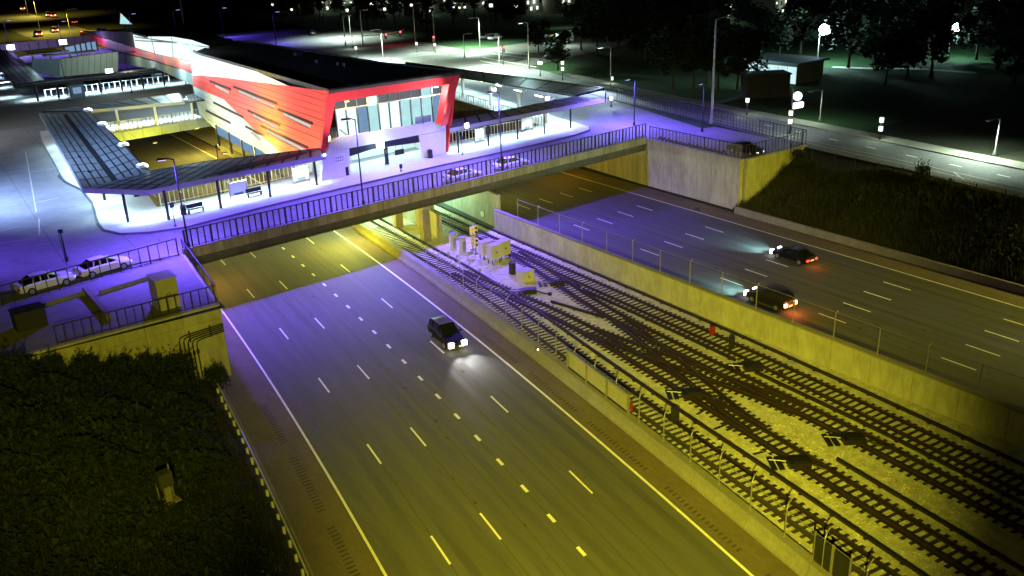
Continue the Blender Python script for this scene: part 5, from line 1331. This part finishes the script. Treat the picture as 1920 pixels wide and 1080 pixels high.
# lit transit sign
p = P(1481, 250, ZD); h = height(p.x, p.y, 165)
t = thing('lit_sign', 'pole sign with a glowing disc above a glowing rounded board on the right sidewalk', 'sign', (p.x, p.y, ZD))
MB().tube([(p.x, p.y, ZD), (p.x, p.y, h)], .12, 8).build('pole', A['darksteel'], t)
d0 = PP(1495, 180, p, Vector((FW.x, FW.y, 0)).normalized()); d1 = PP(1497, 197, p, Vector((FW.x, FW.y, 0)).normalized())
fx = Vector((FW.x, FW.y, 0)).normalized(); rx = Vector((fx.y, -fx.x, 0))
MB().tube([d0, d0-fx*.25], .62, 20).build('disc', A['sign_lit'], t)
bx = [d1+rx*a_+Vector((0, 0, b_)) for a_, b_ in ((-.75, -.42), (-.62, -.55), (.62, -.36), (.75, -.2), (.75, .34), (.62, .46), (-.62, .30), (-.75, .14))]
MB().slab(bx, .25, -fx).build('board', A['sign_lit'], t)
MB().beam(d0+Vector((0, 0, .2)), Vector((p.x, p.y, d0.z+.2)), .08, .08).build('bracket', A['darksteel'], t)
lamp('POINT', d0-fx*1.6, (.7, .8, 1), 260, parent=t, size=.5)
# fence posts along the bank top
t = thing('bank_fence', 'low wire fence with dark posts between the grassy bank and the right street', 'fence', (93.6, 55, 6.4))
fy = [74, 70.5, 67, 64, 60.8, 57.5, 54.4, 51.5, 48.5, 45.3, 42, 39]
fx_ = lambda y: 92.6+(y-40)*.058
for i, y in enumerate(fy):
    MB().tube([(fx_(y), y, 6.2), (fx_(y), y, 7.55)], .06, 6).build('post', A['darksteel'], t)
    if i: MB().beam((fx_(y), y, 7.4), (fx_(fy[i-1]), fy[i-1], 7.4), .03, .03).build('top_wire', A['darksteel'], t); MB().beam((fx_(y), y, 6.9), (fx_(fy[i-1]), fy[i-1], 6.9), .02, .02).build('wire', A['darksteel'], t)

# ------------------------------------------------------------------ park: floodlit building, lights, trees
p0, p1 = P(1393, 148, ZD), P(1492, 160, ZD)
dv = (p1-p0); rzb = math.atan2(dv.y, dv.x)
t = thing('floodlit_building', 'low building with a floodlit white wall among the dark trees', 'building', p0)
mid = (p0+p1)/2; L = dv.length; nb = Vector((-dv.y, dv.x, 0)).normalized()
if nb.dot(FW) < 0: nb = -nb
MB().box(mid+nb*4+Vector((0, 0, 1.9)), (L, 8, 3.6), rzb).build('wall', A['house'], t)
for k in range(6):
    a = p0+dv*((k+.03)/6); b = p0+dv*((k+.97)/6); MB().slab([Vector((a.x, a.y, ZD+.2))-nb*.1, Vector((b.x, b.y, ZD+.2))-nb*.1, Vector((b.x, b.y, ZD+3.2))-nb*.1, Vector((a.x, a.y, ZD+3.2))-nb*.1], .08, -nb).build('glow_wall_panel', A['facade_glow'], t)
MB().box(mid+nb*4+Vector((0, 0, 3.85)), (L+1.5, 9.5, .3), rzb).build('roof', A['slate'], t)
lamp('POINT', mid-nb*5+Vector((0, 0, 4)), COOL, 900, parent=t, size=.6)
p = P(1437, 187, ZD); t = thing('dark_shed', 'dark boxy shed standing in front of the floodlit building', 'shed', p)
MB().box((p.x+2.5, p.y+2.6, ZD+1.9), (7.2, 4.2, 3.8), -.55).build('wall', A['brick_dark'], t); MB().box((p.x+2.5, p.y+2.6, ZD+3.9), (7.6, 4.6, .2), -.55).build('roof', A['boxdark'], t)
MB().box((p.x+1.0, p.y+1.2, ZD+1.1), (1.1, .3, 2.1), -.55).build('door', A['boxdark'], t)
def park_light(px, py, by, label, pw, r):
    p = P(px-6, by, ZD); h = height(p.x, p.y, py)
    t = street_lamp(label, p.x, p.y, ZD, h, (.8, -.5), 'lamp_white', (.62, .95, 1.0), 0, 'steel', r=.14)
    c = Vector((p.x+.9, p.y-.6, h-.1))
    mb = MB(); n = 14
    rings = []
    for i in range(7):
        a = math.pi*i/6; rings.append(c+Vector((0, 0, math.cos(a)*r)))
    vs = []; fs = []
    for i in range(7):
        a = math.pi*i/6
        for k in range(n): vs.append(c+Vector((math.sin(a)*r*math.cos(2*PI*k/n), math.sin(a)*r*math.sin(2*PI*k/n), math.cos(a)*r)))
    for i in range(6):
        for k in range(n): fs.append((i*n+k, i*n+(k+1) % n, (i+1)*n+(k+1) % n, (i+1)*n+k))
    mb.add(vs, fs).build('globe', A['lamp_glare'], t, True)
    lamp('POINT', c-Vector((1.2, 1.2, .8)), (.55, .95, .9), pw, parent=t, size=.6)
park_light(1538, 55, 118, 'dazzling blue-white park light among the trees, left and brighter one', 9000, 1.2)
park_light(1783, 50, 108, 'dazzling blue-white park light among the trees, right and smaller one', 4500, .85)

def make_crown(seed, n, H, R, sz, base):
    rr = random.Random(seed); vs = []; fs = []
    cl = [(rr.gauss(0, R*.45), rr.gauss(0, R*.45), base+rr.random()**.8*(H-base)*.92, rr.uniform(.28, .5)*R) for _ in range(16)]
    for _ in range(n):
        cx, cy, cz, cr = rr.choice(cl)
        d = Vector((rr.gauss(0, 1), rr.gauss(0, 1), rr.gauss(0, .8))).normalized()*cr*(.55+.5*rr.random())
        p = Vector((cx, cy, cz))+d; a = rr.uniform(0, 2*PI); s = sz*rr.uniform(.6, 1.4)
        u = Vector((math.cos(a), math.sin(a), rr.uniform(-.7, .7)))*s; v = Vector((-math.sin(a), math.cos(a), rr.uniform(-.9, .9)))*s*.55
        b = len(vs); vs += [p-u, p-v, p+u, p+v]; fs.append((b, b+1, b+2, b+3))
    mb = MB(); mb.add(vs, fs); o = mb.build('x', A['leaf']); me = o.data; bpy.data.objects.remove(o); return me
def make_trunk(seed, H, base):
    rr = random.Random(seed); mb = MB(); mb.tube([(0, 0, 0), (.05, .03, base*.6), (.1, -.05, base*1.1), (.05, .1, H*.8)], .26, 7, .05)
    for k in range(5):
        a = rr.uniform(0, 2*PI); z = base*rr.uniform(.8, 1.3); mb.tube([(.05, 0, z), (math.cos(a)*1.2, math.sin(a)*1.2, z+1.3), (math.cos(a)*2.2, math.sin(a)*2.2, z+2.4)], .10, 5, .03)
    o = mb.build('x', A['bark']); me = o.data; bpy.data.objects.remove(o); return me
CR = [make_crown(11+i, 1500, 9.5, 3.4, .38, 2.6) for i in range(4)]
TK = [make_trunk(31+i, 9.5, 2.8) for i in range(4)]
ORD = ['leftmost', 'second from the left', 'third from the left', 'fourth from the left', 'fifth from the left', 'sixth from the left', 'seventh from the left', 'eighth from the left', 'ninth from the left', 'tenth from the left', 'eleventh from the left', 'twelfth from the left', 'thirteenth from the left', 'rightmost']
def tree_rows(trees, ysplit, front, back, group):
    for rows, what in (([q for q in trees if q[1] >= ysplit], front), ([q for q in trees if q[1] < ysplit], back)):
        rows = sorted(rows)
        for i, (px, py, sc) in enumerate(rows):
            tree(px, py, sc, what+', '+(ORD[i] if i < len(rows)-1 or len(rows) == 1 else ORD[-1]), group)
rr = random.Random(12)
def tree(px, py, sc, label, group=None, z=ZD-.1):
    p = P(px, py, z); i = rr.randrange(4)
    t = thing('tree', label, 'tree', p, group); rz = rr.uniform(0, 6)
    inst(TK[i], 'trunk', p, t, rz, sc); inst(CR[i], 'crown', p, t, rz, (sc*rr.uniform(.9, 1.2), sc*rr.uniform(.9, 1.2), sc))
G1 = 'dark trees along the right side of the street'
tree_rows(((1262, 168, 1.15), (1300, 166, 1.25), (1345, 172, 1.15), (1382, 168, 1.1), (1240, 158, 1.0), (1325, 158, 1.3)), 160, 'dark leafy tree of the street-side cluster left of the shed', 'dark leafy tree behind the street-side cluster', G1)
G2 = 'dark trees across the park'
tree_rows(((1590, 128, 1.4), (1640, 120, 1.5), (1700, 150, 1.2), (1745, 145, 1.4), (1690, 112, 1.3), (1615, 100, 1.4), (1740, 100, 1.5), (1830, 112, 1.3), (1870, 130, 1.4), (1900, 160, 1.2), (1460, 118, 1.2), (1420, 112, 1.2), (1500, 105, 1.3), (1660, 160, 1.0), (1850, 90, 1.6), (1660, 90, 1.6)), 125, 'dark tree in the near row of the unlit park', 'dark tree in the far row of the unlit park', G2)
G3 = 'trees along the far avenue'
tree_rows(((1046, 132, .9), (1160, 105, 1.3), (1120, 102, 1.2), (1210, 112, 1.2), (1185, 95, 1.3), (1010, 100, .8), (1090, 95, 1.2), (1140, 70, 1.5), (1230, 80, 1.4), (1290, 90, 1.3), (960, 60, 1.4), (1360, 95, 1.4), (1080, 60, 1.5)), 92, 'dark tree beside the far avenue, near row', 'dark tree beyond the bus and avenue, far row', G3)
G4 = 'trees beyond the intersection'
tree_rows(((690, 55, 1.2), (740, 45, 1.3), (800, 58, 1.2), (850, 50, 1.4), (600, 35, 1.3), (640, 30, 1.3), (560, 28, 1.3), (520, 20, 1.4), (890, 35, 1.5), (470, 18, 1.3), (705, 30, 1.4), (780, 30, 1.5), (930, 40, 1.4), (430, 25, 1.1)), 34, 'dim tree in the block beyond the traffic signals', 'dim tree in the farthest row beyond the traffic signals', G4)
G5 = 'trees at the top left'
tree_rows(((230, 30, 1.3), (262, 28, 1.4), (200, 22, 1.3), (285, 24, 1.2), (160, 12, 1.5), (320, 20, 1.3)), 23, 'tree behind the north hall at the top left', 'tree farther behind the north hall', G5)
# far houses
G6 = 'far houses beyond the avenue'
for i, (px, py) in enumerate(sorted(((700, 24), (742, 20), (790, 27), (832, 17), (886, 14), (565, 14), (595, 24), (985, 24), (1050, 22), (1345, 40), (1440, 30), (640, 14), (1840, 30)))):
    p = P(px, py, ZD); t = thing('house', 'dim far house with lit windows along the top of the view, '+(ORD[i] if i < 12 else ORD[-1]), 'house', p, G6)
    rz = .35; c_, s_ = math.cos(rz), math.sin(rz)
    MB().box((p.x, p.y, ZD+2.8), (11, 8, 5.6), rz).build('wall', A['house'], t)
    mb = MB(); e = []
    for sx in (-5.8, 5.8):
        for yy, zz in ((-4.5, 5.5), (0, 8.2), (4.5, 5.5)): e.append((p.x+sx*c_-yy*s_, p.y+sx*s_+yy*c_, ZD+zz))
    mb.add(e, [(0, 1, 4, 3), (1, 2, 5, 4), (0, 3, 5, 2), (0, 2, 1), (3, 4, 5)]); mb.build('roof', A['brick_dark'], t)
    hr = random.Random(i*7+1)
    for k in range(5):
        a = -4+k*2; zz = ZD+(1.7 if k % 2 else 4.0)
        MB().box((p.x+a*c_+4.04*s_, p.y+a*s_-4.04*c_, zz), (1.2, .1, 1.2), rz).build('window', A['window_far'] if hr.random() < .75 else A['carglass'], t)
    lamp('POINT', (p.x+6*s_, p.y-6*c_, ZD+4), STREETW, 420, parent=t, size=.5)
# far highway lamps
for x, y, lb in ((60, 360, 'sodium street lamp far along the highway, near one'), (66, 470, 'sodium street lamp far along the highway, middle one'), (80, 600, 'sodium street lamp far along the highway, far one')):
    street_lamp(lb, x, y, 0, 15, (3, 0), 'lensoff', (1, .82, .12), 60000, 'steel', r=.15)
t = thing('billboard_post', 'small lit teal triangle sign beyond the north hall', 'sign', P(233, 45, ZD))
q = P(233, 36, 12); MB().slab([q+Vector((-1.6, 0, -1.4)), q+Vector((2.2, 0, -1.8)), q+Vector((-.8, 0, 2.0))], .2).build('plate', A['lit_pane'], t)
MB().tube([(q.x, q.y+.3, ZD), (q.x, q.y+.3, q.z)], .15, 6).build('post', A['darksteel'], t)

# north terminal: second canopy, ramp wall
CN2 = thing('bus_canopy', 'far gridded canopy at the upper left edge, beyond the avenue', 'canopy', P(30, 158, 10.4))
patch(CN2, P(28, 158, 10.3), P(-30, 95, 10.3), P(20, 93, 10.5), P(84, 150, 10.5), 9, 5)
patch(CN2, P(26, 159, 10.2), P(360, 124, 10.2), P(345, 120, 10.5), P(84, 151, 10.5), 12, 2)
fascia(CN2, [P(-30, 95, 10.3), P(27, 159, 10.2), P(362, 124, 10.2)], .8)
for k in range(8):
    p = P(66+k*40, 158-k*4.4, 10); canopy_post(CN2, p.x, p.y+1, 10, r=.2)
for k in range(8):
    p = P(60+k*42, 156-k*4.5, 10); strip_light(CN2, p.x, p.y+1.8, 9.6, 700)
for k in range(4):
    p = P(15-k*12, 150-k*16, 10); strip_light(CN2, p.x-1, p.y, 9.6, 500)
picket_rail('white picket railing along the avenue under the far canopy', (P(90, 186, ZD).x, 206), (P(330, 160, ZD).x, 207), ZD+.1, 1.5, 1.1, 'well_railing', .12, 4, m='white')
for px, py, lb in ((150, 185, 'dark ticket kiosk under the far canopy, left one'), (302, 148, 'dark ticket kiosk under the far canopy, nearest the red footbridge')):
    p = P(px, py, ZD); t = thing('kiosk', lb, 'kiosk', p); MB().box((p.x, p.y+2, ZD+1.3), (2.6, 1.4, 2.6), .1).build('housing', A['slate'], t); MB().box((p.x, p.y+1.26, ZD+1.5), (1.6, .06, 1.2), .1).build('screen', A['dim_pane'], t); MB().box((p.x, p.y+2, ZD+2.7), (3, 1.8, .16), .1).build('roof', A['boxdark'], t)
yw = 236.0
def Y_(px, py): return PP(px, py, Vector((0, yw, 0)), Vector((0, -1, 0)))
t = thing('ramp_wall', 'pale panelled wall with vertical seams inside the far left well', 'wall', Y_(170, 120))
for k in range(10):
    xa, xb = 112+k*11, 122.4+k*11
    pts = [Y_(xa, 144-(xa-112)*.09), Y_(xb, 144-(xb-112)*.09), Y_(xb, 110.5-(xb-112)*.125), Y_(xa, 110.5-(xa-112)*.125)]
    MB().slab(pts, .3, Vector((0, -1, 0))).build('wall_panel', A['ramp'], t)
t = thing('ramp_wall', 'smooth slate blue curved wall at the left end of the far well', 'wall', Y_(90, 130))
for k in range(4):
    xa, xb = 60+k*13, 72.8+k*13
    MB().slab([Y_(xa, 132+k*4), Y_(xb, 136+k*3.4), Y_(xb, 111), Y_(xa, 111)], .3, Vector((0, -1, 0))).build('wall_panel', A['slate'], t)
p = Y_(190, 115); lamp('POINT', p+Vector((0, -9, 3)), (.85, 1, .75), 1800, size=.6)
p = Y_(90, 120); lamp('POINT', p+Vector((-4, -9, 4)), COOL, 500, size=.6)
p = P(205, 135, 10); t = thing('floodlight', 'glaring white flood lamp on the far canopy at the upper left', 'floodlight', p); MB().box(p, (1.3, .6, 1.2)).build('lens', A['lamp_white'], t); MB().box(p+Vector((0, .5, 0)), (1.4, .5, 1.3)).build('housing', A['white'], t); lamp('POINT', p+Vector((0, -1.5, .3)), COOL, 900, parent=t, size=.3)
for px, py, lb in ((20, 89, 'glaring violet-white lamp at the far left edge of the far canopy'), (118, 79, 'glaring violet-white lamp on the far canopy beside the red band')):
    p = P(px, py, 9); t = thing('floodlight', lb, 'floodlight', p); MB().box(p, (1.9, .6, 1.3)).build('lens', A['lamp_white'], t); MB().box(p+Vector((0, .5, 0)), (2, .5, 1.4)).build('housing', A['white'], t); lamp('POINT', p+Vector((0, -2, 2)), (.45, .35, 1), 5000, parent=t, size=.4)
a, b = P(0, 92, ZD+1.2), P(172, 73, ZD+1.2)
t = thing('parapet', 'violet-lit parapet along the far edge of the plaza at the upper left', 'parapet', a)
for k in range(10):
    q0, q1 = a.lerp(b, k/10+.004), a.lerp(b, (k+1)/10-.004); MB().beam(q0, q1, .5, 2.4).build('parapet_panel', A['concrete'], t)
t = thing('far_canopy', 'thin white curved canopies inside the upper left terminal', 'canopy', P(110, 100, 10))
for px, py, w_ in ((60, 102, 9), (92, 98, 9), (130, 100, 12)):
    p = P(px, py, 10); MB().box(p, (w_, 3, .35), .1).build('roof_panel', A['white'], t); MB().box(p-Vector((0, 0, 1.8)), (.4, .4, 3.4)).build('post', A['white'], t)
t = thing('far_railing', 'dark framed windows below the red band at the upper left', 'railing', P(150, 92, ZD))
for k in range(5):
    p = P(132+k*10, 95-k*2.2, ZD+1.6); MB().box(p, (2.4, .15, 2.2), .1).build('window', A['dim_pane'], t); MB().box(p+Vector((1.4, 0, 0)), (.3, .3, 2.8), .1).build('post', A['darksteel'], t)

for i, (px, py, r) in enumerate(((512, 12, .5), (548, 22, .5), (606, 8, .5), (652, 24, .6), (697, 12, .9), (722, 22, .6), (748, 8, .8), (772, 14, .6), (806, 26, .5), (851, 19, .45), (862, 19, .45), (872, 18, .45), (921, 16, .8), (968, 18, .7))):
    p = P(px, py+6, ZD+4); q = Vector((p.x, p.y, ZD+5.5))
    t = thing('distant_lamp', 'tiny pale lamp near the top edge, '+ORD[i]+' of the row', 'street lamp', (p.x, p.y, ZD), 'distant lamps')
    MB().tube([(p.x, p.y, ZD), q], .12, 5).build('post', A['darksteel'], t)
    MB().tube([q, q+Vector((0, 0, .5*r)), q+Vector((0, 0, 1.2*r))], r*.75, 8).build('lens', A['lamp_warm'] if i % 3 else A['sign_lit'], t)

# ------------------------------------------------------------------ grass and bushes
def undergrowth(name, n, xf, y0, y1, hh, m):
    vs = []; fs = []
    for _ in range(n):
        y = lerp(y0, y1, rng.random()); x = xf(y, rng.random())
        top = hh*(.35+.65*(.5+.5*math.sin(x*1.1+2*math.sin(y*.7)))*(.6+.4*math.sin(y*1.9+x*.5)))
        z = bankz(x, y)+top*rng.random()**.6; s = .10+.16*rng.random(); a = rng.random()*6.28; tl = rng.normal(0, .6)
        u = Vector((math.cos(a), math.sin(a), tl))*s; v = Vector((-math.sin(a), math.cos(a), rng.normal(0, .5)))*s*.5; p = Vector((x, y, z)); b = len(vs)
        vs += [p-u, p-v, p+u, p+v]; fs.append((b, b+1, b+2, b+3))
    mb = MB(); mb.v = [tuple(v) for v in vs]; mb.f = fs
    return tag(mb.build(name, A[m]), kind='stuff')
undergrowth('undergrowth_west', 26000, lambda y, u: lerp(-3, 16.4+fL(y), u), 54, 69.4, 1.7, 'leaf')
undergrowth('undergrowth_west_low', 9000, lambda y, u: lerp(-6, 12, u**1.4), 38, 56, .8, 'leaf')
undergrowth('undergrowth_east', 8000, lambda y, u: lerp(87, 94, u**.7), 34, 71, 1.0, 'leaf')
def blades(name, n, xf, y0, y1, hmin, hmax, m='grass', wd=.05):
    vs = []; fs = []
    for _ in range(n):
        y = lerp(y0, y1, rng.random()); x = xf(y, rng.random()); z = bankz(x, y)-.05
        h = lerp(hmin, hmax, rng.random()**1.6); a = rng.random()*6.28; lx, ly = rng.normal(0, .28)*h, rng.normal(0, .28)*h
        dx, dy = math.cos(a)*wd, math.sin(a)*wd; b = len(vs)
        vs += [(x-dx, y-dy, z), (x+dx, y+dy, z), (x+lx, y+ly, z+h)]; fs.append((b, b+1, b+2))
    mb = MB(); mb.v = vs; mb.f = fs
    return tag(mb.build(name, A[m]), kind='stuff')
blades('grass_west', 42000, lambda y, u: lerp(-8, 17.4+fL(y), u), 33, 69.8, .15, .65)
blades('grass_east', 40000, lambda y, u: lerp(85.6, 94.2, u), 26, 75, .25, 1.0, wd=.06)
blades('dry_weeds_east', 7000, lambda y, u: lerp(85.6, 94.2, u**.8), 30, 75, .5, 1.5, 'leafdry', .035)
blades('dry_weeds_west', 4000, lambda y, u: lerp(0, 17.5+fL(y), u), 34, 69.8, .3, .9, 'leafdry', .03)
SH = []
for i in range(3):
    r2 = random.Random(50+i); vs = []; fs = []
    for _ in range(1100):
        a = r2.uniform(0, 2*PI); u = r2.random()**.6; z = r2.random()**.7*1.9; rad = 1.25*u*(1.1-.35*z/1.9)
        p = Vector((math.cos(a)*rad, math.sin(a)*rad, z)); s = r2.uniform(.07, .17); b_ = r2.uniform(0, 6.28)
        uu = Vector((math.cos(b_), math.sin(b_), r2.uniform(-.2, 1.3)))*s; vv = Vector((-math.sin(b_), math.cos(b_), r2.uniform(-.4, .4)))*s*.5
        k = len(vs); vs += [p-uu, p-vv, p+uu, p+vv]; fs.append((k, k+1, k+2, k+3))
    for _ in range(26):
        a = r2.uniform(0, 2*PI); rad = r2.uniform(0, 1.1); p = Vector((math.cos(a)*rad, math.sin(a)*rad, 1.2)); h = r2.uniform(.8, 1.5)
        k = len(vs); vs += [p, p+Vector((.09, 0, 0)), p+Vector((.02, .02, h))]; fs.append((k, k+1, k+2))
        for j in range(5):
            zc = p+Vector((.03, 0, h*(.3+.14*j))); dd = Vector((r2.uniform(-.16, .16), r2.uniform(-.16, .16), .12)); k = len(vs)
            vs += [zc, zc+dd+Vector((0, 0, .05)), zc+dd*1.6, zc+dd-Vector((0, 0, .05))]; fs.append((k, k+1, k+2, k+3))
    o = MB(); o.v = vs; o.f = fs; o = o.build('x', A['leaf']); SH.append(o.data); bpy.data.objects.remove(o)
tw = MB()
for k in range(7):
    a = k*.9; tw.tube([(0, 0, 0), (math.cos(a)*.4, math.sin(a)*.4, .8), (math.cos(a)*.8, math.sin(a)*.8, 1.6)], .035, 4, .012)
tw = tw.build('x', A['bark']); TW = tw.data; bpy.data.objects.remove(tw)
def shrub(x, y, sc, label, sz=1.0):
    z = bankz(x, y)-.1; t = thing('shrub', label, 'shrub', (x, y, z)); rz = rr.uniform(0, 6)
    inst(SH[rr.randrange(3)], 'foliage', (x, y, z), t, rz, (sc, sc, sc*sz)); inst(TW, 'stem', (x, y, z), t, rz, (sc, sc, sc*sz))
for x, y, sc, lb in ((16.9, 68.6, .9, 'spiky bush against the retaining wall at the kerb, rightmost of the row'), (14.1, 68.6, 1.25, 'tall spiky bush left of the conduit pipes on the retaining wall'), (12.0, 68.4, 1.2, 'leafy bush against the middle of the yellow-lit retaining wall'), (9.8, 68.2, 1.1, 'leafy bush against the yellow-lit retaining wall, third from the left'),
                     (7.6, 68.3, 1.0, 'leafy bush against the yellow-lit retaining wall, second from the left'), (5.4, 68.5, .9, 'bush at the left end of the yellow-lit retaining wall'), (13.0, 65.8, 1.1, 'dark bush in the grass in front of the conduit pipes'), (10.2, 65.0, 1.0, 'dark bush in the grass in front of the leafy bushes'), (3.0, 66, 1.3, 'dark bush at the left edge below the west pad')):
    shrub(x, y, sc, lb)
for x, y, sc, lb in ((95.6, 73.6, .7, 'tall weeds bush at the corner of the yellow-lit end wall, top of the bank'), (94.4, 70.5, .8, 'weedy bush at the top of the right bank beside the end wall'), (93.0, 73.4, .5, 'weedy bush halfway down the end wall of the right bank'), (89.6, 73.6, .4, 'low weedy bush lower down along the end wall of the right bank'), (93.4, 55.0, .8, 'slim sapling rising against the street at the top of the right bank'), (92.6, 61, .55, 'low bush among the fence posts at the top of the right bank'), (90.5, 52, .5, 'pale low bush halfway up the right bank')):
    shrub(x, y, sc, lb, 1.5 if 'sapling' in lb else 1.0)
